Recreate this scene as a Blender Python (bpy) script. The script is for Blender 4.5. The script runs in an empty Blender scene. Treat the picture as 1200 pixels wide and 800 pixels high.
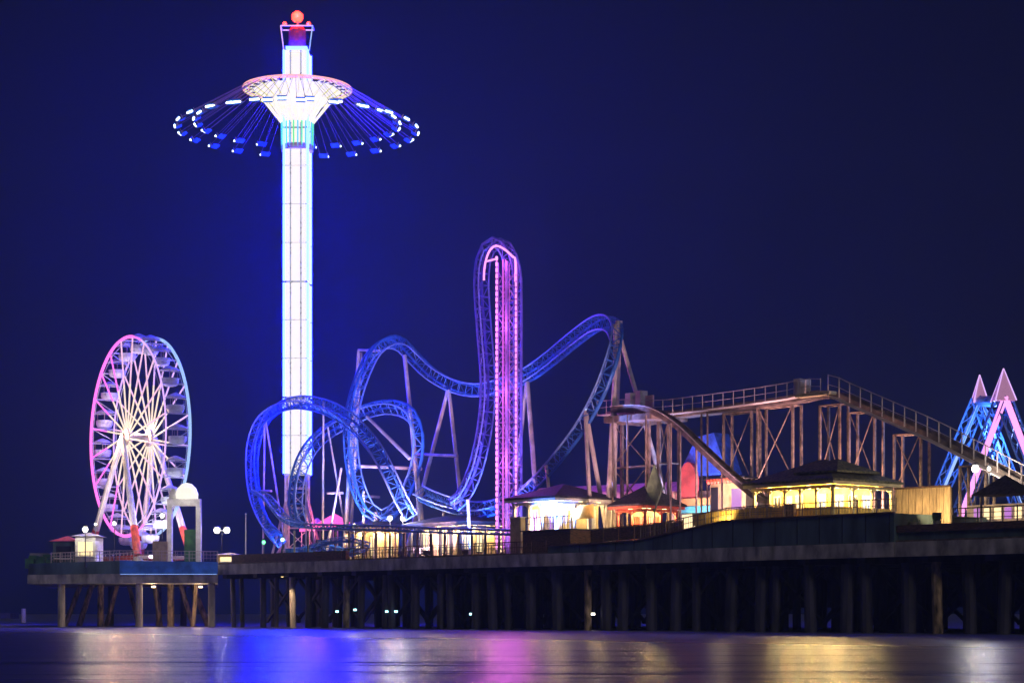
import bpy, math, random
from mathutils import Vector, Matrix
random.seed(7)
R = math.radians
V = Vector
sc = bpy.context.scene
COL = sc.collection

# ------------------------------------------------------------------ camera model / frame of the pier
F, HZ, EYE = 2400.0, 718.5, 1.55            # focal length in photo pixels, horizon row, eye height
sc.render.resolution_x, sc.render.resolution_y = 1024, 682
cam = bpy.data.cameras.new('camera'); cam.sensor_width = 36; cam.lens = 36 * F / 1200
cam.shift_y = (HZ - 400) / 1200; cam.clip_end = 9000; cam.clip_start = 0.3
co = bpy.data.objects.new('camera', cam); COL.objects.link(co)
co.location = (0, 0, EYE); co.rotation_euler = (R(90), 0, 0); sc.camera = co

PA = V((-267 / F * 224.9, 224.9, 0)); PB = V((600 / F * 151.9, 151.9, 0))
U = (PB - PA).normalized(); N = V((-U.y, U.x, 0)); PN = PA.dot(N)
UP = V((0, 0, 1)); X1, Y1 = V((1, 0, 0)), V((0, 1, 0))
def Yd(px, d):
    k = (px - 600) / F
    return (PN + d) / (k * N.x + N.y)
def at(px, py, d):
    Y = Yd(px, d); return V(((px - 600) / F * Y, Y, EYE + (HZ - py) / F * Y))
def gz(px, z, d):
    Y = Yd(px, d); return V(((px - 600) / F * Y, Y, z))
def zz(px, py, d): return at(px, py, d).z
def px_of(p): return 600 + F * p.x / p.y
def aa(px, d): return (gz(px, 0, d) - PA).dot(U)
def L(a, d, z): return PA + U * a + N * d + V((0, 0, z))
def atY(px, py, Y): return V(((px - 600) / F * Y, Y, EYE + (HZ - py) / F * Y))

# ------------------------------------------------------------------ materials
MATS = {}
def mat(name, col, rough=.6, metal=0, nscale=0, namt=.25, bump=0, emis=None, es=0, dark=None, stretch=(1, 1, 1), coat=0):
    m = bpy.data.materials.new(name); m.use_nodes = True; nt = m.node_tree; b = nt.nodes['Principled BSDF']
    b.inputs['Base Color'].default_value = (*col, 1); b.inputs['Roughness'].default_value = rough
    b.inputs['Metallic'].default_value = metal
    if coat: b.inputs['Coat Weight'].default_value = coat
    if nscale:
        tc = nt.nodes.new('ShaderNodeTexCoord'); mp = nt.nodes.new('ShaderNodeMapping'); mp.inputs['Scale'].default_value = stretch
        n = nt.nodes.new('ShaderNodeTexNoise'); n.inputs['Scale'].default_value = nscale; n.inputs['Detail'].default_value = 5
        nt.links.new(tc.outputs['Object'], mp.inputs[0]); nt.links.new(mp.outputs[0], n.inputs['Vector'])
        cr = nt.nodes.new('ShaderNodeValToRGB'); d = dark or tuple(c * (1 - namt * 1.6) for c in col)
        cr.color_ramp.elements[0].color = (*[max(0, c) for c in d], 1); cr.color_ramp.elements[0].position = .33
        cr.color_ramp.elements[1].color = (*[min(1, c * (1 + namt * .5)) for c in col], 1); cr.color_ramp.elements[1].position = .66
        nt.links.new(n.outputs[0], cr.inputs[0]); nt.links.new(cr.outputs[0], b.inputs['Base Color'])
        if bump:
            bp = nt.nodes.new('ShaderNodeBump'); bp.inputs['Strength'].default_value = bump; bp.inputs['Distance'].default_value = .05
            nt.links.new(n.outputs[0], bp.inputs['Height']); nt.links.new(bp.outputs[0], b.inputs['Normal'])
    if emis:
        b.inputs['Emission Color'].default_value = (*emis, 1); b.inputs['Emission Strength'].default_value = es
    MATS[name] = m; return m
def led(name, col, s): return mat(name, (.04, .04, .04), .5, emis=col, es=s)
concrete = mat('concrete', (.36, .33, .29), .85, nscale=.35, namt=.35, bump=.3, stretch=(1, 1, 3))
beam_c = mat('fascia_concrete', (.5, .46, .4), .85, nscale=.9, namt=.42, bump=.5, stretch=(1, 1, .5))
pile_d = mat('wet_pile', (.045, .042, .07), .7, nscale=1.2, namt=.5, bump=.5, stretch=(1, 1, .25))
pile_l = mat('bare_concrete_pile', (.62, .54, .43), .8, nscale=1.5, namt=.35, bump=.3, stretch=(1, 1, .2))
pile_w = mat('timber_pile', (.34, .24, .15), .8, nscale=3, namt=.6, bump=.5, stretch=(1, 1, .3))
teal = mat('teal_painted_wall', (.1, .16, .17), .7, nscale=.6, namt=.4, bump=.1, stretch=(1, 1, .3))
bluewall = mat('blue_painted_wall', (.06, .24, .75), .6, nscale=.8, namt=.3)
wood = mat('weathered_wood', (.16, .085, .055), .8, nscale=2.5, namt=.5, bump=.4, stretch=(1, 1, 6))
woodl = mat('pale_wood', (.5, .36, .2), .75, nscale=2.5, namt=.35, bump=.3, stretch=(5, 5, .4))
deckw = mat('deck_boards', (.2, .15, .11), .85, nscale=2, namt=.4)
roofd = mat('dark_shingles', (.045, .042, .05), .85, nscale=4, namt=.6, bump=.7)
roofg = mat('brown_shingles', (.11, .1, .06), .85, nscale=4, namt=.6, bump=.7)
cream = mat('cream_paint', (.5, .4, .24), .7, nscale=1.5, namt=.2)
yellow = mat('yellow_paint', (.6, .38, .07), .7, nscale=1.5, namt=.25)
white = mat('white_paint', (.75, .74, .72), .6, nscale=1.5, namt=.12)
redp = mat('red_paint', (.65, .09, .05), .5, nscale=2, namt=.25)
darkm = mat('dark_metal', (.04, .04, .05), .5, .4, nscale=3, namt=.3)
steel = mat('grey_painted_steel', (.58, .48, .5), .5, nscale=.8, namt=.25)
tan = mat('tan_painted_steel', (.36, .25, .2), .6, nscale=2, namt=.4)
rust = mat('brown_painted_steel', (.22, .155, .14), .6, nscale=1.2, namt=.4)
trackb = mat('blue_painted_steel', (.03, .14, .58), .4, nscale=1, namt=.2)
trackl = mat('pale_blue_rail', (.2, .32, .8), .35, nscale=1, namt=.15)
liftp = mat('lilac_painted_steel', (.32, .22, .6), .45, nscale=1, namt=.2)
bluep = mat('blue_ride_paint', (.05, .22, .7), .4, nscale=1, namt=.2)
greenp = mat('green_canvas', (.06, .2, .05), .8, nscale=1, namt=.4)
cabm = mat('cabin_shell', (.55, .62, .95), .35, nscale=1, namt=.2)
glassd = mat('dark_glass', (.03, .03, .05), .1, nscale=.6, namt=.3)
canvas_p = mat('pink_canvas', (.7, .4, .5), .8, nscale=1, namt=.2)
black = mat('black_rubber', (.02, .02, .02), .8, nscale=3, namt=.3)

led_tower = led('white_led', (.98, .90, .77), 1.25)
led_seam = led('seam_glow', (.5, .5, .58), .95)
led_blue = led('blown_blue_led', (.0016, .0028, 1.0), 430)
led_pink = led('pink_led', (1, .17, .75), 1.6)
led_pinkw = led('hot_pink_led', (1, .33, .8), 1.7)
led_purple = led('purple_led', (.75, .1, .72), 1.0)
led_lilac = led('lilac_led', (.75, .45, 1), 1.3)
led_sky = led('pale_blue_led', (.38, .6, 1), 1.1)
led_gold = led('warm_spoke_led', (1, .78, .58), 1.25)
led_rose = led('rose_spoke_led', (1, .58, .78), 1.15)
led_red = led('red_beacon', (1, .03, .015), 11)
led_rpink = led('salmon_led', (1, .42, .42), 1.4)
led_yel = led('yellow_led', (.85, .8, .2), 1.1)
led_grn = led('green_led', (.1, .85, .3), 1.2)
led_cyan = led('cyan_led', (.1, .6, 1), 1.3)
bulb_w = led('lamp_glow_white', (1, .93, .75), 9)
bulb_y = led('lamp_glow_warm', (1, .72, .32), 8)
bulb_g = led('lamp_glow_green', (.15, 1, .35), 4)
bulb_c = led('lamp_glow_cyan', (.4, .95, 1), 5)
win_y = led('lit_window', (1, .78, .4), 1.6)
win_w = led('lit_screen', (.8, .9, 1), 1.5)
win_p = led('purple_window', (.6, .2, .8), .9)
neon_p = led('pink_neon', (1, .08, .35), 2.2)
chair_led = led('seat_light', (.75, .88, 1), 5)
wallor = led('orange_lit_panel', (.9, .5, .08), .8)

# ------------------------------------------------------------------ mesh builder
class MB:
    def __init__(s): s.v = []; s.f = []; s.m = []; s.mats = []
    def mi(s, m):
        if m not in s.mats: s.mats.append(m)
        return s.mats.index(m)
    def quadbox(s, c, X, Y, Z, m):
        i = s.mi(m); b = len(s.v)
        for z in (-1, 1):
            for y in (-1, 1):
                for x in (-1, 1): s.v.append(c + X * x + Y * y + Z * z)
        for f in ((0, 2, 3, 1), (4, 5, 7, 6), (0, 1, 5, 4), (2, 6, 7, 3), (0, 4, 6, 2), (1, 3, 7, 5)):
            s.f.append(tuple(b + k for k in f)); s.m.append(i)
        return s
    def lbox(s, a0, a1, d0, d1, z0, z1, m):
        return s.quadbox(L((a0 + a1) / 2, (d0 + d1) / 2, (z0 + z1) / 2), U * abs(a1 - a0) / 2, N * abs(d1 - d0) / 2, UP * abs(z1 - z0) / 2, m)
    def bar(s, p, q, w, h, m, up=UP):
        d = q - p; l = d.length
        if l < 1e-5: return s
        d = d / l; x = d.cross(up)
        if x.length < 1e-3: x = d.cross(V((1, 0, 0)))
        x.normalize(); y = x.cross(d)
        return s.quadbox((p + q) / 2, x * w / 2, y * h / 2, d * l / 2, m)
    def tube(s, p, q, r, m, n=6, r2=None):
        d = q - p
        if d.length < 1e-5: return s
        d.normalize(); x = d.orthogonal().normalized(); y = d.cross(x); b = len(s.v); i = s.mi(m)
        r2 = r if r2 is None else r2
        for k in range(n):
            t = 2 * math.pi * k / n; o = x * math.cos(t) + y * math.sin(t); s.v.append(p + o * r); s.v.append(q + o * r2)
        for k in range(n):
            j = (k + 1) % n; s.f.append((b + 2 * k, b + 2 * j, b + 2 * j + 1, b + 2 * k + 1)); s.m.append(i)
        s.f.append(tuple(b + 2 * k for k in reversed(range(n)))); s.m.append(i)
        s.f.append(tuple(b + 2 * k + 1 for k in range(n))); s.m.append(i)
        return s
    def pipe(s, pts, r, m, n=6, closed=False):
        b = len(s.v); i = s.mi(m); P = len(pts); x = None
        for k, p in enumerate(pts):
            if closed: t = pts[(k + 1) % P] - pts[k - 1]
            else: t = pts[min(k + 1, P - 1)] - pts[max(k - 1, 0)]
            t.normalize()
            x = (t.orthogonal() if x is None else x - t * x.dot(t)).normalized(); y = t.cross(x)
            for j in range(n):
                a = 2 * math.pi * j / n; s.v.append(p + (x * math.cos(a) + y * math.sin(a)) * r)
        for k in range(P if closed else P - 1):
            k2 = (k + 1) % P
            for j in range(n):
                j2 = (j + 1) % n; s.f.append((b + k * n + j, b + k * n + j2, b + k2 * n + j2, b + k2 * n + j)); s.m.append(i)
        return s
    def lathe(s, c, prof, m, n=16, X=V((1, 0, 0)), Y=V((0, 1, 0)), Z=UP):
        b = len(s.v); i = s.mi(m); K = len(prof)
        for r, z in prof:
            for j in range(n):
                a = 2 * math.pi * j / n; s.v.append(c + (X * math.cos(a) + Y * math.sin(a)) * max(r, .001) + Z * z)
        for k in range(K - 1):
            for j in range(n):
                j2 = (j + 1) % n; s.f.append((b + k * n + j, b + k * n + j2, b + (k + 1) * n + j2, b + (k + 1) * n + j)); s.m.append(i)
        s.f.append(tuple(b + j for j in reversed(range(n)))); s.m.append(i)
        s.f.append(tuple(b + (K - 1) * n + j for j in range(n))); s.m.append(i)
        return s
    def poly(s, pts, m):
        b = len(s.v); s.v += list(pts); s.f.append(tuple(range(b, b + len(pts)))); s.m.append(s.mi(m)); return s
    def prism(s, pts, off, m):
        b = len(s.v); i = s.mi(m); n = len(pts); s.v += [V(p) for p in pts] + [V(p) + off for p in pts]
        s.f.append(tuple(range(b, b + n))); s.m.append(i); s.f.append(tuple(b + n + k for k in reversed(range(n)))); s.m.append(i)
        for k in range(n):
            j = (k + 1) % n; s.f.append((b + k, b + n + k, b + n + j, b + j)); s.m.append(i)
        return s
    def build(s, name, parent=None, origin=None):
        o0 = V(origin) if origin is not None else (sum(s.v, V((0, 0, 0))) / max(1, len(s.v)) if parent is None else V((0, 0, 0)))
        if parent is not None and origin is None: o0 = parent_world(parent)
        me = bpy.data.meshes.new(name); me.from_pydata([tuple(v - o0) for v in s.v], [], s.f)
        for m in s.mats: me.materials.append(m)
        me.polygons.foreach_set('material_index', s.m); me.update()
        o = bpy.data.objects.new(name, me); COL.objects.link(o)
        o.location = o0 if parent is None else o0 - parent_world(parent)
        o.parent = parent
        return o
def parent_world(p):
    w = V((0, 0, 0))
    while p is not None: w = w + p.location; p = p.parent
    return w
def tag(o, label=None, cat=None, group=None, kind=None):
    for k, v in (('label', label), ('category', cat), ('group', group), ('kind', kind)):
        if v: o[k] = v
    return o
def thing(name, loc, label, cat, group=None):
    o = bpy.data.objects.new(name, None); COL.objects.link(o); o.location = loc; o.empty_display_size = .5
    return tag(o, label, cat, group)
def lamp(parent, loc, col, power, rad=.25, kind='POINT', aim=None, angle=90, name='lamp_light'):
    l = bpy.data.lights.new(name, kind); l.color = col; l.energy = power; l.shadow_soft_size = rad
    o = bpy.data.objects.new(name, l); COL.objects.link(o)
    o.parent = parent; o.location = V(loc) - (parent_world(parent) if parent else V((0, 0, 0)))
    if kind == 'SPOT':
        l.spot_size = R(angle); l.spot_blend = .6
        o.rotation_euler = (V(aim) - V(loc)).to_track_quat('-Z', 'Y').to_euler()
    return o
def dupe(o, delta, parent=None, keep=True):
    c = o.copy(); COL.objects.link(c); c.parent = parent if parent is not None else o.parent
    c.location = o.location + delta; return c
def spline(P, step):
    pts = []
    for i in range(len(P) - 1):
        p0 = P[max(i - 1, 0)]; p1 = P[i]; p2 = P[i + 1]; p3 = P[min(i + 2, len(P) - 1)]
        for k in range(12):
            t = k / 12
            pts.append(.5 * ((2 * p1) + (p2 - p0) * t + (2 * p0 - 5 * p1 + 4 * p2 - p3) * t * t + (3 * p1 - p0 - 3 * p2 + p3) * t ** 3))
    pts.append(P[-1]); out = [pts[0]]; acc = 0
    for a, b in zip(pts, pts[1:]):
        l = (b - a).length
        while acc + l >= step:
            t = (step - acc) / l; a = a.lerp(b, t); l = (b - a).length; acc = 0; out.append(a)
        acc += l
    return out

DECK = 7.3
# ------------------------------------------------------------------ water
def water():
    mb = MB(); m = bpy.data.materials.new('sea_water'); m.use_nodes = True; nt = m.node_tree; b = nt.nodes['Principled BSDF']
    geo = nt.nodes.new('ShaderNodeNewGeometry')
    def nz(scale, vec, det=4, rough=.5):
        mp = nt.nodes.new('ShaderNodeMapping'); mp.inputs['Scale'].default_value = vec
        n = nt.nodes.new('ShaderNodeTexNoise'); n.inputs['Scale'].default_value = scale; n.inputs['Detail'].default_value = det; n.inputs['Roughness'].default_value = rough
        nt.links.new(geo.outputs['Position'], mp.inputs[0]); nt.links.new(mp.outputs[0], n.inputs['Vector']); return n
    n1 = nz(.14, (.16, 1, 1)); n2 = nz(.9, (.3, 1, 1))
    sep = nt.nodes.new('ShaderNodeSeparateXYZ'); nt.links.new(geo.outputs['Position'], sep.inputs[0])
    # surf zone: foam lies where the waves break, just seaward of and among the piles
    dist = nt.nodes.new('ShaderNodeVectorMath'); dist.operation = 'DOT_PRODUCT'; dist.inputs[1].default_value = (N.x, N.y, 0)
    nt.links.new(geo.outputs['Position'], dist.inputs[0])
    band = nt.nodes.new('ShaderNodeMapRange'); band.inputs['From Min'].default_value = PN - 52; band.inputs['From Max'].default_value = PN - 22; band.interpolation_type = 'SMOOTHSTEP'
    nt.links.new(dist.outputs['Value'], band.inputs['Value'])
    fr = nt.nodes.new('ShaderNodeMapRange'); fr.inputs['From Min'].default_value = .44; fr.inputs['From Max'].default_value = .58
    n3 = nz(.07, (.3, 1, 1), 6, .6); nt.links.new(n3.outputs[0], fr.inputs['Value'])
    mul = nt.nodes.new('ShaderNodeMath'); mul.operation = 'MULTIPLY'; nt.links.new(band.outputs[0], mul.inputs[0])
    add = nt.nodes.new('ShaderNodeMath'); add.operation = 'MULTIPLY_ADD'; add.inputs[1].default_value = .55; add.inputs[2].default_value = .15
    nt.links.new(fr.outputs[0], add.inputs[0]); nt.links.new(add.outputs[0], mul.inputs[1])
    mx = nt.nodes.new('ShaderNodeMix'); mx.data_type = 'RGBA'
    mx.inputs[6].default_value = (.06, .07, .26, 1); mx.inputs[7].default_value = (.4, .42, .6, 1)
    nt.links.new(mul.outputs[0], mx.inputs[0]); nt.links.new(mx.outputs[2], b.inputs['Base Color'])
    ro = nt.nodes.new('ShaderNodeMapRange'); ro.inputs['To Min'].default_value = .27; ro.inputs['To Max'].default_value = .6
    nt.links.new(mul.outputs[0], ro.inputs['Value']); nt.links.new(ro.outputs[0], b.inputs['Roughness'])
    b.inputs['IOR'].default_value = 1.33
    ad = nt.nodes.new('ShaderNodeMath'); ad.operation = 'MULTIPLY_ADD'; ad.inputs[1].default_value = .12
    nt.links.new(n2.outputs[0], ad.inputs[0]); nt.links.new(n1.outputs[0], ad.inputs[2])
    bp = nt.nodes.new('ShaderNodeBump'); bp.inputs['Strength'].default_value = 1; bp.inputs['Distance'].default_value = .95
    nt.links.new(ad.outputs[0], bp.inputs['Height']); nt.links.new(bp.outputs[0], b.inputs['Normal'])
    mb.poly([V((-3500, -200, 0)), V((3500, -200, 0)), V((3500, 6500, 0)), V((-3500, 6500, 0))], m)
    tag(mb.build('sea_water', origin=(0, 0, 0)), kind='structure')
water()

# ------------------------------------------------------------------ main pier
pier = thing('amusement_pier', L(40, 18, 0), 'long dark pier deck on concrete piles carrying the coasters and pavilions', 'pier')
A0, A1, DW = aa(255, 0), 128.0, 44.0
mb = MB(); mb.lbox(A0, A1, .1, DW, 6.55, DECK, deckw); mb.build('deck', pier)
mb = MB()
a = A0
while a < A1:                                     # precast edge beam with joints
    mb.lbox(a + .035, min(a + 14, A1) - .035, -.35, .1, 6.0, 7.15, beam_c); a += 14
mb.lbox(A0 - .35, A0 - .002, -.35, DW, 6.0, 7.15, beam_c); mb.build('edge_beam', pier)
nb = 0
for i in range(43):
    a = A0 + 1.2 + i * 3.1
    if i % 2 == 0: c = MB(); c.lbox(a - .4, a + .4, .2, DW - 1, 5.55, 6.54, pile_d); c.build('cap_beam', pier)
    for j, d in enumerate((1.2, 7.5)):
        r = (.3 + .006 * i) * random.uniform(.75, 1.3); lit = random.random()
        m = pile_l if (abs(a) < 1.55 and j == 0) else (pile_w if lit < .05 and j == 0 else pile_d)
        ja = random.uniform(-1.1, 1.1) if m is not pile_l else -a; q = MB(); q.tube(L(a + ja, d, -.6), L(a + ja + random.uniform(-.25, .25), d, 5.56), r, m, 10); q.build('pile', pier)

q = MB()
for i in range(22):
    for d in (13, 15, 19, 23, 29, 33, 37, 41, 43):
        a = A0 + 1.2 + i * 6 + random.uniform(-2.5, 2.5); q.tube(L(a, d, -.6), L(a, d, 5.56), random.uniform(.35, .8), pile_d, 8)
    if i < 21:
        for d in (6, 20, 34): a = A0 + 1.2 + i * 6; q.bar(L(a, d, .6), L(a + 6, d, 5.4), .3, .3, pile_d); q.bar(L(a, d + .4, 5.4), L(a + 6, d + .4, .6), .3, .3, pile_d)
tag(q.build('seaward_piles', pier), kind='stuff')
q = MB(); q.lbox(A0 + 2, A1, DW - .9, DW - .3, 2.2, 6.5, pile_d); q.build('rear_dark_screen', pier)  # dark wall added at the rear to block the sky between the piles

# raised promenade at the shore end
raised = thing('raised_promenade', L(aa(900, 0), 5, DECK), 'dark teal raised boardwalk with ramp under the glowing pavilion', 'boardwalk')
ZR = zz(960, 605, 0)
rw = []
ramp = [(643, 640), (700, 637), (750, 633), (800, 622), (850, 611), (878, ZR), (1049, ZR)]
prof = [(aa(px, 0), (zz(px, y, 0) if y > 100 else y)) for px, y in ramp]
pts = [L(a, -.12, 7.16) for a in (prof[0][0], prof[-1][0])]
face = [L(prof[-1][0], -.12, 7.16), L(prof[0][0], -.12, 7.16)] + [L(a, -.12, z) for a, z in prof]
mb = MB(); mb.prism(face, N * 13, teal); mb.build('side_wall', raised)
mb = MB()
for (x0, z0), (x1, z1) in zip(prof, prof[1:]):
    mb.bar(L(x0, -.2, z0 + .05), L(x1, -.2, z1 + .05), .3, .12, wood)
k = prof[0][0] + 2
while k < prof[-1][0]:
    zt = [z0 + (z1 - z0) * (k - x0) / (x1 - x0) for (x0, z0), (x1, z1) in zip(prof, prof[1:]) if x0 <= k <= x1][0]
    mb.lbox(k - .03, k + .03, -.16, -.12, 7.2, zt - .05, darkm); k += 2.4
mb.build('wall_trim', raised)
low = MB(); a0, a1 = aa(1049, 0), A1
zl = zz(1100, 617, 0)
low.lbox(a0 + .05, a1, .35, 13, 7.31, zl - .3, teal); low.lbox(a0 + .05, a1, .1, 13, zl - .3, zl + .25, wood)
tag(low.build('shore_boardwalk'), 'low dark red timber boardwalk edge right of the teal wall', 'boardwalk')

# ------------------------------------------------------------------ railings
def railing(name, label, pts, h, gap, m, picket=0, parent=None, pw=.09, mid=1, cat='railing', infill=None, group=None):
    root = parent or thing(name, pts[0], label, cat, group)
    mb = MB()
    for p, q in zip(pts, pts[1:]):
        mb.bar(p + UP * h, q + UP * h, pw, .08, m)
        for k in range(1, mid + 1): mb.bar(p + UP * h * k / (mid + 1), q + UP * h * k / (mid + 1), pw * .55, .05, m)
        if picket:
            n = max(1, int((q - p).length / picket))
            for k in range(1, n): c = p.lerp(q, k / n); mb.bar(c + UP * .08, c + UP * h, .035, .035, m)
        if infill: mb.quadbox((p + q) / 2 + UP * h * .5, (q - p) / 2, N * .02, UP * h * .45, infill)
    mb.build('rails', root)
    first = None
    for p, q in zip(pts, pts[1:]):
        n = max(1, round((q - p).length / gap))
        for k in range(n + (q is pts[-1])):
            c = p.lerp(q, k / n)
            if first is None:
                pb = MB(); pb.bar(c, c + UP * (h + .06), pw, pw, m, V((1, 0, 0))); first = pb.build('post', root, origin=c); c0 = c
            else: dupe(first, c - c0, root)
    return root
railing('promenade_railing', 'thin brown railing running up the ramp to the pavilion', [L(a, .1, z + .1) for a, z in prof[2:]], 1.05, 1.9, rust, .3)
railing('deck_railing', 'dark wooden railing on the deck left of the teal ramp', [gz(400, DECK + .05, .5), gz(540, DECK + .05, .5), gz(640, DECK + .05, .5)], 1.05, 2.2, wood, .35)
railing('deck_railing', 'red brown fence along the deck below the hip roofed hall', [gz(655, 8.0, 4.5), gz(800, 8.6, 4.5)], 1.35, 2.0, wood, .28, infill=wood)
railing('shore_railing', 'dark railing at the far right edge beside the pink lit ride', [gz(1117, zl + .26, 1), gz(1175, zl + .26, 1), gz(1245, zl + .26, 1)], 1.15, 1.3, darkm, 0, mid=2)
# low dark clutter wall at the left end of the main pier
mb = MB(); mb.lbox(aa(266, 0), aa(400, 0), .6, 1.0, DECK + .01, DECK + .95, wood)
tag(mb.build('low_barrier'), 'low dark timber barrier on the pier edge below the coaster loop', 'barrier')

# ------------------------------------------------------------------ wheel platform
PY = 232.0
plat = thing('wheel_platform', atY(150, 672, PY + 12), 'lower pier head on pale piles carrying the ferris wheel', 'platform')
zb, zt, zd = atY(150, 683, PY).z, atY(150, 672, PY).z, atY(150, 664, PY).z
def Q(px, Y, z): return V(((px - 600) / F * Y, Y, z))
outl = [(32, PY + 6), (140, PY), (255.5, PY), (255.5, PY + 34), (60, PY + 40)]
mb = MB(); mb.prism([Q(x, y, zb) for x, y in outl], UP * (zt - zb), beam_c); mb.build('deck_beam', plat)
mb = MB()
mb.prism([Q(x, y, zt + .004) for x, y in [(33, PY + 6.4), (140, PY + .4), (254.6, PY + .4), (254.6, PY + 33), (62, PY + 39)]], UP * (zd - zt), deckw); mb.build('deck', plat)
mb = MB(); mb.prism([Q(34, PY + 6.1, zt + .01), Q(140, PY + .1, zt + .01), Q(140, PY + .1, zt + 1.5), Q(34, PY + 6.1, zt + 1.3)], V((0, .25, 0)), teal); mb.build('end_wall', plat)
mb = MB(); mb.prism([Q(140.3, PY + .1, zt + .01), Q(255, PY + .1, zt + .01), Q(255, PY + .1, zt + 1.35), Q(140.3, PY + .1, zt + 1.5)], V((0, .25, 0)), bluewall); mb.build('blue_wall', plat)
mb = MB(); mb.bar(Q(141, PY - .35, zt - .1), Q(254, PY - .35, zt - .1), .12, .08, darkm); mb.bar(Q(141, PY - .35, zt - .04), Q(254, PY - .35, zt - .04), .1, .03, led('added_wall_wash', (.25, .45, 1), 2.5)); mb.build('added_wash_strip', plat)  # glowing blue strip added to brighten the blue wall
for px, dy, r, m, tilt in ((72, 5, .45, pile_l, 0), (163, .8, .42, pile_l, 0), (248, .8, .42, pile_l, 0), (95, 12, .3, pile_w, 2.2), (108, 16, .35, pile_w, 1.8), (118, 10, .4, pile_w, 0),
                        (138, 14, .28, pile_w, 1.6), (151, 20, .3, pile_w, -1.4), (181, 14, .3, pile_w, -.8), (200, 9, .42, pile_w, 0), (211, 12, .3, pile_w, -1.8), (225, 16, .36, pile_w, -2.2), (230, 7, .26, pile_w, .4), (186, 26, .4, pile_w, 0), (130, 30, .4, pile_d, 0), (215, 30, .4, pile_d, 0)):
    Y = PY + dy; t = Q(px, Y, zb + .1); q = MB(); q.tube(t + V((-tilt, 0, -zb - .7)), t, r, m, 10, r * .92); q.build('pile', plat)
railing('platform_railing', 'pale metal railing around the ferris wheel platform', [Q(60, PY + 4.8, zt + 1.35), Q(140, PY + .4, zt + 1.5), Q(255, PY + .4, zt + 1.4)], 1.15, 1.5, steel, .4, mid=2)

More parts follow.
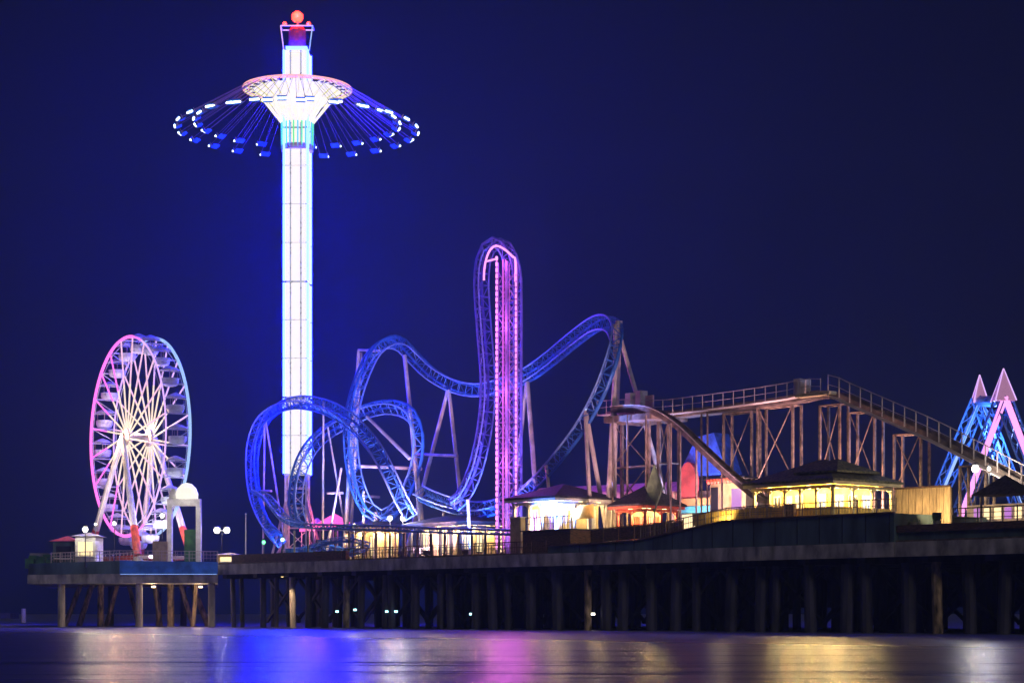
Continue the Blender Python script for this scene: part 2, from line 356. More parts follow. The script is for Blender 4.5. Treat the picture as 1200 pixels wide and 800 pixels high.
# ------------------------------------------------------------------ ferris wheel
def ferris():
    Y = 252.0; s = F / Y
    C = atY(162.5, 512, Y); a = V((-.845, -.536, 0)).normalized(); e = V((a.y, -a.x, 0)) * -1
    if e.x < 0: e = -e
    rad = 116 / s; hw = 13.5 / s / .927
    base = V((C.x, C.y, zd))
    w = thing('ferris_wheel', base, 'tall ferris wheel outlined in pink and pale blue lights with gold spokes', 'ferris wheel')
    H = [C + a * hw, C - a * hw]
    def rp(h, t, r): return h + e * (r * math.cos(t)) + UP * (r * math.sin(t))
    NC = 20
    for side, h in enumerate(H):
        mb = MB(); n = 80
        for k in range(n):
            t0, t1 = 2 * math.pi * k / n, 2 * math.pi * (k + 1) / n; x = math.cos(t0)
            if side == 0: m = led_pink if x < .45 else led_lilac
            else: m = led_sky if x > -.2 else (led_lilac if math.sin(t0) > 0 else led_rose)
            mb.tube(rp(h, t0, rad), rp(h, t1, rad),   .2 if (side == 0) == (x < .2) else .12, m, 6)
            if k % 1 == 0: mb.tube(rp(h, t0, rad - .8), rp(h, t1, rad - .8), .05, cabm, 4)
        mb.build('rim', w)
        for k in range(NC):
            t = 2 * math.pi * (k + .5) / NC
            sp = MB(); p0 = rp(h, t - .2, .9); q = rp(h, t, rad - .1); mid_ = p0.lerp(q, .5)
            x = math.cos(t)
            sp.tube(p0, mid_, .115, led_gold, 5); sp.tube(mid_, q, .11, (led_pink if x < -.3 else led_rose) if side == 0 else (led_lilac if x > 0 else led_rose), 5)
            sp.build('spoke', w)
        hb = MB(); hb.lathe(h, [(.2, -.4), (1.1, -.35), (1.1, .2), (.5, .45)], steel, 16, e, UP, a if side == 0 else -a); hb.build('hub_flange', w)
    ax = MB(); ax.tube(H[0] + a * .7, H[1] - a * .7, .45, steel, 10); ax.build('axle', w)
    for k in range(NC):
        t = 2 * math.pi * (k + .5) / NC
        tie = MB(); tie.tube(rp(H[0], t, rad), rp(H[1], t, rad), .09, cabm, 6)
        tie.tube(rp(H[0], t, rad), rp(H[1], t + .14, rad - 1), .05, cabm, 4); tie.build('cross_tie', w)
    for k in range(NC):
        t = 2 * math.pi * k / NC; p = rp(C, t, rad - .15)
        cb = MB(); c = p - UP * 1.75
        cb.lathe(c, [(.5, 0), (.9, .12), (1.08, .5), (1.1, .95), (1.02, .98), (.98, .5)], cabm, 14)
        cab = cb.build('cabin', w)
        cn = MB(); cn.lathe(c + UP * 1.95, [(1.2, -.05), (1.15, .05), (.6, .32), (.12, .5)], cabm, 14); cn.build('cabin_canopy', cab)
        po = MB(); po.tube(c + UP * .1, c + UP * 2.1, .06, steel, 5)
        for j in range(3):
            g = 2.1 * j + t; o = V((math.cos(g), math.sin(g), 0)) * .98; po.tube(c + o + UP * .9, c + o + UP * 1.95, .035, steel, 4)
        po.build('cabin_pole', cab)
        bs = MB(); bs.bar(rp(H[0], t, rad - .1), rp(H[1], t, rad - .1), .09, .09, cabm); bs.build('hanger_bar', w)
    feet = []
    for h, sg in ((H[0], 1), (H[1], -1)):
        for f in (-1, 1):
            ft = V((h.x, h.y, zd + 1.6)) + a * sg * 1.9 + e * f * 8.2
            lg = MB(); top = h + a * sg * .6; kn = top.lerp(ft, .76)
            lg.tube(kn, top, .42, white, 8, .3); lg.tube(ft, kn, .5, redp, 8, .45)
            lo = lg.build('leg', w)
            strip = MB(); o = -a * sg * .0 + V((0, -1, 0)) * .42; strip.tube(kn.lerp(top, .05) + o, top + o * .6, .05, led_lilac if f > 0 else led_gold, 4); strip.build('leg_light', lo)
            feet.append(ft)
    bm = MB()
    bm.bar(feet[0] - UP * .15, feet[1] - UP * .15, .7, .5, redp); bm.bar(feet[2] - UP * .15, feet[3] - UP * .15, .7, .5, redp)
    bm.bar(feet[0] - UP * .15, feet[2] - UP * .15, .5, .4, steel); bm.bar(feet[1] - UP * .15, feet[3] - UP * .15, .5, .4, steel)
    for f in feet: bm.lathe(V((f.x, f.y, zd)), [(.8, 0), (.8, .9), (.4, 1.5)], concrete, 8)
    bm.build('base_frame', w)
    ld = MB(); ld.quadbox(V((C.x, C.y, zd + 1.0)), e * 5, a * 2.6, UP * .12, steel)
    for i in range(-4, 5): ld.bar(V((C.x, C.y, zd)) + e * i * 1.2 + a * 2.4, V((C.x, C.y, zd + 2.1)) + e * i * 1.2 + a * 2.4, .08, .08, white, V((1, 0, 0)))
    ld.bar(V((C.x, C.y, zd + 2.1)) - e * 4.8 + a * 2.4, V((C.x, C.y, zd + 2.1)) + e * 4.8 + a * 2.4, .08, .08, white); ld.build('loading_deck', w)
    lamp(w, C + a * 3.6, (1, .6, .32), 2600, .4)
    lamp(w, C - a * 0 + V((0, 0, 1.2)), (1, .6, .4), 2500, .3)
    for dx, dz in ((-9, 7), (-3, 14), (4, 9), (9, 15)):
        lp = V((C.x + dx, C.y - 9, zd + .6)); m = MB(); m.quadbox(lp, X1 * .3, Y1 * .2, UP * .2, darkm); m.build('floodlight', w)
        lamp(w, lp + UP * .3, (1, .78, .92), 6500, .3, 'SPOT', V((C.x + dx * .3, C.y, zd + dz)), 85)
    return w
ferris()

# ------------------------------------------------------------------ kiosks by the wheel
def hiproof(mb, a0, a1, d0, d1, z0, z1, m, inset=None, th=.18):
    w = (d1 - d0) / 2; i = inset if inset is not None else min(w, (a1 - a0) / 2 * .95); dm = (d0 + d1) / 2
    c = [L(a0, d0, z0), L(a1, d0, z0), L(a1, d1, z0), L(a0, d1, z0)]; r0, r1 = L(a0 + i, dm, z1), L(a1 - i, dm, z1)
    mb.prism([c[0], c[1], r1, r0], UP * th, m); mb.prism([c[2], c[3], r0, r1], UP * th, m)
    mb.prism([c[3], c[0], r0], UP * th, m); mb.prism([c[1], c[2], r1], UP * th, m)
    return mb
def worldroof(mb, c, X, Y, h, m):
    q = [c - X - Y, c + X - Y, c + X + Y, c - X + Y]; t = c + UP * h
    for i in range(4): mb.poly([q[i], q[(i + 1) % 4], t], m)
    mb.poly(list(reversed(q)), m); return mb

def kiosk(name, label, px0, px1, pyt, Y, wm, rm, rh, open_=None, depth=2.2, cat='kiosk', ground=None):
    g = zd if ground is None else ground
    x0, x1 = (px0 - 600) / F * Y, (px1 - 600) / F * Y; z1 = atY(0, pyt, Y).z; c = V(((x0 + x1) / 2, Y + depth, g)); hx = (x1 - x0) / 2
    t = thing(name, c, label, cat)
    b = MB(); b.quadbox(V((c.x, c.y, (g + z1) / 2)), X1 * hx, Y1 * depth, UP * (z1 - g) / 2, wm); b.build('wall', t)
    r = MB(); worldroof(r, V((c.x, c.y, z1 + .02)), X1 * (hx + .4), Y1 * (depth + .4), rh, rm); r.build('roof', t)
    if open_:
        o = MB(); o.quadbox(V((c.x, Y - .02, g + (z1 - g) * .6)), X1 * hx * .7, Y1 * .03, UP * (z1 - g) * .22, open_); o.build('counter_window', t)
        f = MB(); f.bar(V((c.x - hx * .8, Y - .25, g + (z1 - g) * .36)), V((c.x + hx * .8, Y - .25, g + (z1 - g) * .36)), .5, .07, white); f.build('counter', t)
    return t
kiosk('ticket_booth', 'dark ticket booth under a pink red roof at the sea end', 62, 87, 634, PY + 6, teal, redp, .7, glassd)
k = kiosk('snack_booth', 'white booth under bright lamps left of the ferris wheel', 88, 112, 628, PY + 3.5, white, white, .5, win_y)
mb = MB()
for i in range(7):
    c = Q(36 + i * 4.2, PY + 9 + (i % 3), zt + 1.35 + .3 * (i % 2)); mb.quadbox(c, X1 * .5, Y1 * .8, UP * (.55 + .15 * (i % 3)), greenp)
mb.quadbox(Q(48, PY + 11, zt + 2.2), X1 * 1.2, Y1 * .6, UP * .45, concrete)
tag(mb.build('storage_bins', origin=Q(48, PY + 9, zt + .8)), 'green bins in a cluster at the seaward corner of the platform', 'bins')
# white domed gateway right of the wheel
g = thing('entrance_arch', Q(212, PY + 8, zd), 'white arched entrance with a round dome top right of the wheel', 'archway')
mb = MB()
for px in (199, 233): mb.quadbox(Q(px, PY + 8, (zd + atY(0, 592, PY + 8).z) / 2), X1 * .28, Y1 * .5, UP * ((atY(0, 592, PY + 8).z - zd) / 2), white)
mb.build('post', g)
zz1 = atY(0, 592, PY + 8).z
mb = MB(); mb.quadbox(Q(216, PY + 8, zz1 + .35), X1 * 1.95, Y1 * .6, UP * .4, white); mb.build('lintel', g)
mb = MB(); mb.lathe(Q(219, PY + 8, zz1 + .8), [(1.3, 0), (1.35, .5), (1.1, 1.2), (.6, 1.7), (.1, 1.85)], led_tower, 18); mb.lathe(Q(204, PY + 8, zz1 + .8), [(.6, 0), (.6, .5), (.3, 1.1), (.05, 1.3)], white, 12); mb.build('dome', g)
mb = MB(); mb.quadbox(Q(188, PY + 3, zd + 1.5), X1 * .85, Y1 * .3, UP * 1.5, cream); mb.build('back_wall', g)
mb = MB(); mb.quadbox(Q(224, PY + 9, zd + 2.4), X1 * .8, Y1 * .1, UP * 2.2, greenp); mb.build('green_panel', g)
lamp(g, Q(216, PY + 3.5, zz1 - .6), (1, .9, .8), 350, .2)

# ------------------------------------------------------------------ lamp posts
def lamppost(px, py, d=None, Y=None, ground=DECK, col=(1, .9, .7), bulb=bulb_w, power=1200, label='', r=.22, heads=1, name='lamp_post', cat='lamp post'):
    p = atY(px, py, Y) if Y else at(px, py, d); b = V((p.x, p.y, ground))
    t = thing(name, b, label, cat)
    m = MB(); m.tube(b, b + UP * .5, .16, darkm, 8, .1); m.tube(b + UP * .5, p - UP * .3, .07, darkm, 8, .05)
    if heads == 2: m.bar(p - X1 * .55 - UP * .05, p + X1 * .55 - UP * .05, .07, .07, darkm)
    m.build('pole', t)
    for i in range(heads):
        c = p + X1 * (0 if heads == 1 else (-.6 + 1.2 * i))
        h = MB(); h.lathe(c, [(r * .6, -.95 * r), (r, -.3 * r), (r, .3 * r), (r * .6, .95 * r)], bulb, 10); hh = h.build('lamp_globe', t)
        s = MB(); s.lathe(c + UP * r, [(r * 1.2, 0), (r * .9, .1), (.05, .22)], darkm, 10); s.build('lamp_cap', t)
    lamp(t, p + V((0, -.7, 0)), col, power, .2)
    return t
lamppost(260, 621, Y=PY + 16, ground=zd, power=450, label='very bright white twin floodlight right of the ferris wheel', r=.36, heads=2)
lamppost(100, 620, Y=PY + 2.2, ground=zd, power=350, label='bright lamp above the white snack booth', r=.3)
lamppost(112, 614, Y=PY + 10, ground=zd, power=500, label='small lamp behind the left leg of the ferris wheel', r=.14)
lamppost(134, 613, Y=PY + 6, ground=zd, power=350, label='small lamp among the ferris wheel legs near the railing', r=.2)
lamppost(190, 604, Y=PY + 10, ground=zd, power=500, label='lamp between the ferris wheel and the white arch', r=.24)
lamppost(309, 635, d=3, ground=DECK, col=(.1, 1, .3), bulb=bulb_g, power=90, label='green lamp under the left coaster loop', r=.2)
lamppost(331, 632, d=3.5, ground=DECK, col=(.5, .95, 1), bulb=bulb_c, power=90, label='cyan lamp at the foot of the swing tower', r=.2)
lamppost(415, 615, d=12, power=700, bulb=bulb_y, col=(1, .8, .5), label='small warm lamp in front of the yellow hall wall', r=.16)
lamppost(457, 607, d=13, power=1100, label='left of the two white lamps above the yellow hall', r=.26)
lamppost(472, 607, d=13, power=1100, label='right of the two white lamps above the yellow hall', r=.26)
lamppost(1143, 549, d=13, ground=zl, power=800, label='glaring white floodlight between the pink ride legs', r=.3)
lamppost(1159, 549, d=14, ground=zl, power=500, label='small white lamp just right of the glaring floodlight', r=.16)
fp = thing('flag_pole', gz(288, DECK, 6), 'thin pale pole between the floodlight and the coaster loop', 'pole')
mb = MB(); mb.tube(gz(288, DECK, 6), at(288, 603, 6), .09, white, 8, .05); mb.build('pole', fp)
mb = MB(); mb.lathe(at(288, 603, 6), [(.03, 0), (.12, .1), (.03, .22)], white, 8); mb.build('finial', fp)

# ------------------------------------------------------------------ swing tower
def swing():
    d = 20.0; b = gz(348.5, DECK, d); s = F / b.y
    t = thing('swing_tower', b, 'very tall tower blazing white with a ring of flying chairs near its top', 'swing ride')
    hw = 13.2 / s; zl_ = zz(348, 556, d); zh = zz(348, 62, d)
    fx, fy = V((.9995, -.03, 0)).normalized(), V((.03, .9995, 0)).normalized()
    cor = [b + fx * sx * (hw - .12) + fy * sy * (hw - .12) for sx, sy in ((-1, -1), (1, -1), (1, 1), (-1, 1))]
    mast = MB()
    for c in cor: mast.bar(V((c.x, c.y, zl_)), V((c.x, c.y, zh)), .2, .2, darkm, X1); mast.bar(V((c.x, c.y, DECK)), V((c.x, c.y, zl_)), .26, .26, white, X1)
    z = DECK; fl = 0
    while z < zh - 2.5:
        for i in range(4):
            p, q = cor[i], cor[(i + 1) % 4]
            mast.tube(V((p.x, p.y, z)), V((q.x, q.y, z)), .06, (white if z < zl_ else darkm), 4)
            if fl % 2: p, q = q, p
            mast.tube(V((p.x, p.y, z)), V((q.x, q.y, z + 2.5)), .06, (white if z < zl_ else darkm), 4)
        z += 2.5; fl += 1
    mast.build('mast', t)
    # LED wall modules on the four faces: each a centre band and two edge bands with dark seams
    mod = (zh - zl_) / 11
    for side in range(4):
        ang = side * math.pi / 2; ox = fx * math.cos(ang) + fy * math.sin(ang); oy = -fx * math.sin(ang) + fy * math.cos(ang)
        for k in range(11):
            z0 = zl_ + mod * k + .04; z1 = zl_ + mod * (k + 1) - (.2 if k in (1, 4, 8) else .06); zc = (z0 + z1) / 2; hz = (z1 - z0) / 2
            mb = MB()
            for u0, u1, m in ((-1, -.55, led_tower), (-.4, .36, led_tower), (.52, 1, led_tower)):
                mb.quadbox(b + ox * hw * (u0 + u1) / 2 - oy * (hw + .02) + UP * (zc - b.z), ox * hw * (u1 - u0) / 2, oy * .05, UP * hz, m)
            mb.quadbox(b - oy * (hw - .12) + UP * (zc - b.z), ox * hw * .97, oy * .03, UP * (mod * .5 if k < 10 else hz), led_seam)
            for u in (-1.06, 1.06):
                mb.quadbox(b + ox * hw * u - oy * (hw + .05) + UP * (zc - b.z), ox * .13, oy * .13, UP * hz, led_blue)
            mb.build('light_panel', t)
    # foot: splayed struts
    for i, c in enumerate(cor):
        o = (c - b); o.z = 0; o.normalize(); f = MB(); f.tube(V((c.x, c.y, 15.5)), V((c.x, c.y, DECK)) + o * 2.6, .16, steel, 8); f.tube(V((c.x, c.y, 11)), V((c.x, c.y, DECK)) + o * 2.6, .1, steel, 6); f.build('stay', t)
    # head
    hd = MB(); z0 = zh
    hd.quadbox(V((b.x, b.y, zh + .3)), X1 * (hw * .95), Y1 * (hw * .95), UP * .15, led_blue)
    hd.build('head_light', t)
    hd = MB(); hd.lathe(V((b.x, b.y, zh + .5)), [(.9, 0), (1.1, .6), (1.1, 2.2), (.8, 2.7)], redp, 14); hd.build('winch_housing', t)
    fr = MB(); r = 2.0
    for sx in (-1, 1):
        fr.tube(V((b.x + sx * 1.6, b.y - 1, zh)), V((b.x + sx * r, b.y - 1, zh + 3.1)), .08, led_lilac if sx < 0 else led_sky, 6)
    for sy in (-1, 1): fr.tube(V((b.x - r, b.y + sy, zh + 3.1)), V((b.x + r, b.y + sy, zh + 3.1)), .08, led_lilac, 6)
    for sx in (-1, 1): fr.tube(V((b.x + sx * r, b.y - 1, zh + 3.1)), V((b.x + sx * r, b.y + 1, zh + 3.1)), .08, steel, 6)
    fr.build('maintenance_frame', t)
    zt_ = zh + 3.1
    bc = MB(); bc.tube(V((b.x, b.y, zt_)), V((b.x, b.y, zt_ + .8)), .12, steel, 6)
    bc.lathe(V((b.x, b.y, zt_ + .8)), [(.5, 0), (.7, .3), (.7, .9), (.3, 1.25)], led_red, 12); bc.build('beacon', t)
    for sx in (-1, 1): bc = MB(); bc.lathe(V((b.x + sx * 1.5, b.y - .9, zt_ + .1)), [(.15, 0), (.28, .15), (.15, .4)], led_red, 8); bc.build('side_beacon', t)
    lamp(t, (b.x, b.y - 1.2, zt_ + 1.4), (1, .05, .05), 1500, .4)
    # gondola: star of arms under a lit ring, chairs flung outwards on chains
    zr = zz(348, 105, d); rr = 63.5 / s; n = 24
    g = MB()
    for rad, m, th in ((rr, led_rpink, .13), (rr - .35, led_pinkw, .07), (rr - .7, led_rpink, .07)):
        P = [V((b.x + rad * math.cos(2 * math.pi * k / 48), b.y + rad * math.sin(2 * math.pi * k / 48), zr - (rr - rad) * .12)) for k in range(48)]
        g.pipe(P, th, m, 6, True)
    g.build('light_ring', t)
    for k in range(n):
        a = 2 * math.pi * (k + .5) / n; o = V((math.cos(a), math.sin(a), 0)); c = V((b.x, b.y, 0))
        arm = MB()
        arm.tube(c + o * 1.9 + UP * (zr - .2), c + o * rr + UP * zr, .11, led_tower, 5)
        arm.tube(c + o * 2.0 + UP * (zr - 4.3), c + o * (rr * .62) + UP * (zr - 1.5), .1, led_tower, 5)
        arm.tube(c + o * (rr * .62) + UP * (zr - 1.5), c + o * rr + UP * (zr - .1), .08, led_yel, 5)
        arm.tube(c + o * 1.95 + UP * (zr - 7.6), c + o * 2.0 + UP * (zr - 4.3), .1, led_grn if k % 2 else led_cyan, 5)
        arm.build('arm', t)
    cn = MB()
    prof_ = [(1.95, -4.4), (2.6, -2.6), (4.2, -1.0), (rr * .8, -.25)]
    cn.lathe(V((b.x, b.y, zr)), prof_, led_tower, 32); cn.build('funnel', t)
    sl = MB(); sl.lathe(V((b.x, b.y, zr - 7.8)), [(2.0, 0), (2.05, .3), (2.05, .6), (2.0, .7)], steel, 24); sl.build('lift_carriage', t)
    R2 = 141 / s; zc = zz(348, 152, d)
    chair_first = None
    for k in range(n):
        for lane in (0, 1):
            a = 2 * math.pi * (k + .5 + .34 * lane) / n; rad = R2 - 2.3 * lane; o = V((math.cos(a), math.sin(a), 0)); tt = V((-math.sin(a), math.cos(a), 0))
            top = V((b.x, b.y, zr)) + o * (rr - .1 - .5 * lane); seat = V((b.x, b.y, zc + .75 * lane)) + o * rad
            dn = (seat - top).normalized(); up2 = -dn; ou = tt.cross(up2).normalized()
            cm = MB()
            cm.quadbox(seat, tt * .55, ou * .3, up2 * .06, bluep); cm.quadbox(seat + up2 * .38 - ou * .3, tt * .55, ou * .05, up2 * .36, bluep)
            for sg in (-1, 1): cm.bar(seat + tt * .55 * sg + up2 * .3 - ou * .3, seat + tt * .55 * sg + up2 * .3 + ou * .3, .06, .06, steel)
            ch = cm.build('chair', t)
            lt = MB(); lt.tube(seat - tt * .62 - up2 * .12, seat + tt * .62 - up2 * .12, .13, chair_led, 5); lt.build('seat_light', ch)
            cc = MB()
            for sg in (-1, 1): cc.tube(top + tt * .4 * sg, seat + tt * .5 * sg, .03, liftp, 3)
            cc.build('chain', ch)
    return t, b
swt, swb = swing()

# ------------------------------------------------------------------ steel coaster
cst = thing('steel_coaster', gz(560, DECK, 18), 'blue steel roller coaster with a lilac lift tower and looping track', 'roller coaster')
def frames(P, up0):
    out = []; up = up0
    for k, p in enumerate(P):
        t = (P[min(k + 1, len(P) - 1)] - P[max(k - 1, 0)]).normalized()
        up = (up - t * up.dot(t)).normalized(); out.append((p, t, up, t.cross(up)))
    return out
def track(pts, up0, m=trackb, mr=trackl, w=.74, dp=1.05, step=1.25, spine=.15, rail=.1, name='track_section'):
    P = spline([at(*p) for p in pts], step); fr = frames(P, up0)
    rl = [p + s * w for p, t, u, s in fr]; rr = [p - s * w for p, t, u, s in fr]
    bl = [p + s * w * .72 - u * dp for p, t, u, s in fr]; br = [p - s * w * .72 - u * dp for p, t, u, s in fr]
    tr = MB(); tr.pipe(bl, spine, m, 6); tr.pipe(br, spine, m, 6)
    for k in range(len(P)):
        tr.tube(rl[k], rr[k], .06, m, 4); tr.tube(bl[k], br[k], .06, m, 4); tr.tube(rl[k], bl[k], .06, m, 4); tr.tube(rr[k], br[k], .06, m, 4)
        if k < len(P) - 1:
            if k % 2: tr.tube(rl[k], bl[k + 1], .055, m, 4); tr.tube(rr[k], br[k + 1], .055, m, 4); tr.tube(bl[k], br[k + 1], .055, m, 4)
            else: tr.tube(bl[k], rl[k + 1], .055, m, 4); tr.tube(br[k], rr[k + 1], .055, m, 4); tr.tube(br[k], bl[k + 1], .055, m, 4)
    o = tr.build(name, cst)
    ra = MB(); ra.pipe(rl, rail, mr, 6); ra.pipe(rr, rail, mr, 6); ra.build('rails', o)
    return o
D0 = 14
track([(599, 618, 14), (600, 570, 14), (600, 450, 14), (600, 340, 14), (598, 315, 14), (591, 295, 14), (581, 289, 14), (571, 298, 14), (567, 320, 14), (567, 345, 14), (571, 400, 14), (574, 440, 14), (573, 480, 14), (567, 520, 13.5), (556, 560, 13), (540, 588, 12), (522, 598, 11)], U * 1, mat('violet_blue_steel', (.12, .15, .62), .4, nscale=1, namt=.2), trackl, w=.72, dp=-.9)
track([(490, 574, 17), (505, 581, 16), (530, 589, 15), (560, 593, 15), (595, 583, 14), (625, 559, 12), (655, 524, 12), (680, 489, 12), (700, 450, 12), (713, 412, 12.5), (716, 390, 14), (708, 378, 17), (692, 380, 20), (668, 397, 22), (640, 420, 24), (615, 438, 25), (590, 449, 26), (560, 457, 27), (530, 452, 27), (502, 437, 26), (482, 418, 25), (470, 407, 23), (456, 406, 20), (441, 418, 18), (429, 442, 16), (420, 470, 15), (415, 500, 14), (417, 540, 14), (425, 575, 14), (440, 600, 15), (458, 594, 17), (473, 569, 19), (483, 540, 20), (485, 510, 20), (476, 487, 20), (455, 479, 20), (430, 483, 19), (405, 495, 18), (384, 508, 15), (366, 527, 12), (354, 555, 10), (350, 590, 10), (356, 612, 10)], V((0, -1, .3)))
track([(482, 606, 10), (470, 585, 9), (456, 555, 8), (440, 525, 8), (420, 500, 9), (400, 483, 10), (375, 471, 12), (345, 467, 15), (320, 475, 17), (303, 492, 18), (293, 520, 18), (291, 555, 17), (296, 590, 15), (308, 618, 12), (324, 636, 9)], V((0, -1, .3)))
track([(300, 574, 8), (312, 580, 8), (322, 592, 7), (335, 606, 6), (355, 613, 5), (400, 615, 5), (450, 616, 5), (520, 619, 5), (600, 621, 5), (632, 624, 5)], UP, w=.6, dp=.45, spine=.09, rail=.08)
# low dark tangled track near the platform corner
track([(365, 640, 3), (385, 632, 4), (410, 630, 6), (430, 636, 6), (415, 644, 4), (390, 645, 3), (366, 641, 3)], UP, w=.5, dp=.4, spine=.09, rail=.07)

# lift tower truss with LED lines
def lift():
    top = zz(594, 308, 13); hw = .72
    base = [gz(594.5, DECK, 13) + U * x * hw + N * (y * hw) for x, y in ((-1, -1), (1, -1), (1, 1), (-1, 1))]
    mb = MB()
    for c in base: mb.tube(c, V((c.x, c.y, top)), .14, liftp, 8)
    z = DECK; k = 0
    while z < top - 1.6:
        for i in range(4):
            p, q = base[i], base[(i + 1) % 4]
            mb.tube(V((p.x, p.y, z)), V((q.x, q.y, z)), .06, liftp, 4)
            if k % 2: p, q = q, p
            mb.tube(V((p.x, p.y, z)), V((q.x, q.y, z + 1.6)), .06, liftp, 4)
        z += 1.6; k += 1
    o = mb.build('lift_tower', cst)
    for px, d, m, r, y0 in ((582, 11.6, led_pinkw, .13, 303), (604.5, 11.6, led_pinkw, .1, 318), (589.5, 12, led_purple, .16, 304), (592.5, 12.5, led_purple, .12, 304), (597, 12.5, led_purple, .05, 308)):
        s = MB(); z = DECK + 1; zt2 = zz(px, y0, d); c = gz(px, 0, d)
        s.tube(V((c.x, c.y, z)), V((c.x, c.y, zt2)), r * .6, led_purple if m is led_pinkw else m, 6)
        while z < zt2 and m is led_pinkw:
            s.tube(V((c.x, c.y, z)), V((c.x, c.y, z + .42)), r, m, 6); z += .62
        for zz_ in range(int(DECK) + 2, int(zt2), 4): s.tube(V((c.x, c.y, zz_)), V((c.x, c.y, zz_)) + N * .7, .04, liftp, 4)
        s.build('light_strip', o)
    s = MB(); s.tube(at(571, 306, 12.2), at(583, 303, 12.2), .1, led_pinkw, 6); s.build('light_strip', o)
    for px in (582, 604):
        [lamp(cst, at(px, yy, 11), (.95, .18, .9), 650, .9) for yy in (300, 380, 460, 540)]
ex = MB(); P_ = spline([at(604, y, 13.2) for y in (330, 305)] + [at(600, 300, 13.2), at(591, 292, 13.2), at(581, 288, 13.2), at(573, 295, 13.2), at(568, 312, 13.2), at(567, 330, 13.2)], .5)
ex.pipe(P_, .12, led_pinkw, 6)
ex.build('crown_light', cst)
lift()
# support columns
def col(p, q, r=.26, m=steel, name='support_column'):
    p = at(*p); q = at(*q) if q[1] is not None else gz(q[0], DECK, q[2])
    mb = MB(); mb.tube(q, p, r, m, 10, r * .85)
    if abs(q.z - DECK) < .01: mb.lathe(q, [(r * 2, 0), (r * 2, .12), (r * 1.1, .3)], concrete, 10)
    mb.build(name, cst)
B = None
for p, q, r in (((420, 411, 19), (404, B, 19), .2), ((423, 413, 17), (409, B, 17), .2), ((474, 416, 23), (500, B, 23), .28), ((475, 420, 22), (496, B, 18), .2),
                ((525, 457, 27), (472, B, 24), .27), ((526, 457, 27), (548, B, 24), .27), ((618, 448, 25), (634, B, 22), .3), ((617, 450, 25), (594, B, 22), .25),
                ((724, 376, 15), (710, B, 12), .3), ((727, 376, 16), (716, B, 16), .26), ((721, 380, 14), (720, B, 14), .22), ((726, 392, 15), (800, B, 22), .26),
                ((686, 484, 12), (694, B, 9), .24), ((687, 484, 12), (716, B, 15), .26),
                ((310, 492, 18), (308, B, 18), .14), ((311, 492, 18), (338, B, 15), .14), ((379, 470, 12), (378, B, 12), .15), ((384, 500, 13), (412, B, 15), .14),
                ((400, 548, 12), (380, B, 10), .16), ((413, 485, 14), (402, B, 14), .22), ((426, 575, 14), (426, B, 14), .2), ((440, 600, 15), (440, B, 15), .25), ((548, 585, 12), (552, B, 12), .22), ((520, 600, 19), (515, B, 19), .2), ((560, 597, 16), (575, B, 18), .2),
                ((640, 545, 12), (652, B, 12), .2)):
    col(p, q, r)
for p, q, r in (((420, 410, 19), (444, 411, 19), .18), ((489, 532, 25), (536, 534, 25), .2), ((430, 488, 19), (480, 537, 19), .22), ((418, 546, 14), (494, 549, 22), .22), ((304, 575, 18), (318, 575, 18), .16), ((383, 578, 12), (402, 577, 14), .16), ((427, 581, 14), (444, 582, 20), .16)):
    col(p, q, r, name='cross_brace')
mb = MB()
i = 0
for px in range(345, 632, 16):
    q = MB(); t = at(px, 616 + (px - 345) * .022, 5); q.tube(V((t.x, t.y, DECK)), t - UP * .5, .12, darkm if px % 3 else rust, 6); q.build('track_post', cst)
col((686, 479, 11.8), (686, 484, 11.8), .12)
mb = MB(); mb.lathe(at(686, 479, 11.8), [(.1, -.15), (.22, 0), (.1, .2)], led_sky, 8); mb.build('warning_light', cst)

# floodlights on the deck
def flood(px, d, col_, power, aim, label, angle=75, z=None):
    b = gz(px, z or DECK, d); t = thing('floodlight', b, label, 'floodlight')
    m = MB(); m.tube(b, b + UP * .5, .06, darkm, 6); m.bar(b + UP * .5 - U * .3, b + UP * .5 + U * .3, .06, .3, darkm); m.build('stand', t)
    dr = (V(aim) - b).normalized(); h = MB(); sd = dr.cross(UP).normalized(); u2 = sd.cross(dr)
    h.quadbox(b + UP * .75, sd * .35, u2 * .22, dr * .14, darkm); h.build('housing', t)
    g = MB(); g.quadbox(b + UP * .75 + dr * .15, sd * .3, u2 * .18, dr * .01, mat('flood_lens', (.3, .3, .3), emis=col_, es=5)); g.build('lens', t)
    lamp(t, b + UP * .75 + dr * .3, col_, power, .15, 'SPOT', aim, angle)
BL = (.12, .25, 1); PU = (.85, .4, 1); PK = (1, .55, .7)
flood(330, 9, BL, 2500, at(330, 500, 16), 'blue floodlight below the left coaster loop')
flood(400, 9, BL, 24000, at(420, 500, 14), 'blue floodlight below the crossing of two loops')
flood(470, 9, BL, 24000, at(470, 470, 18), 'blue floodlight below the middle loop')
flood(545, 9, BL, 24000, at(530, 480, 22), 'blue floodlight left of the lift tower')
flood(645, 5, BL, 90000, at(690, 440, 14), 'blue floodlight right of the lift tower', 70)
flood(655, 24, BL, 60000, at(640, 430, 22), 'blue floodlight behind the big arc', 70)
flood(500, 8, PK, 34000, at(500, 500, 22), 'pink floodlight under the leaning columns', 90)
flood(620, 6, PU, 24000, at(620, 480, 22), 'violet floodlight at the foot of the lift tower')
flood(706, 5, (1, .55, .5), 10000, at(720, 450, 13), 'pink floodlight below the tall column cluster')
flood(800, 4.5, PK, 8000, at(820, 500, 14), 'pink floodlight below the water chute')
flood(870, 14.5, (1, .55, .55), 17000, at(880, 500, 20), 'rose floodlight behind the pavilion', 110)
flood(1000, 15, (1, .55, .45), 14000, at(1010, 490, 18), 'pink floodlight behind the glowing pavilion', 110)
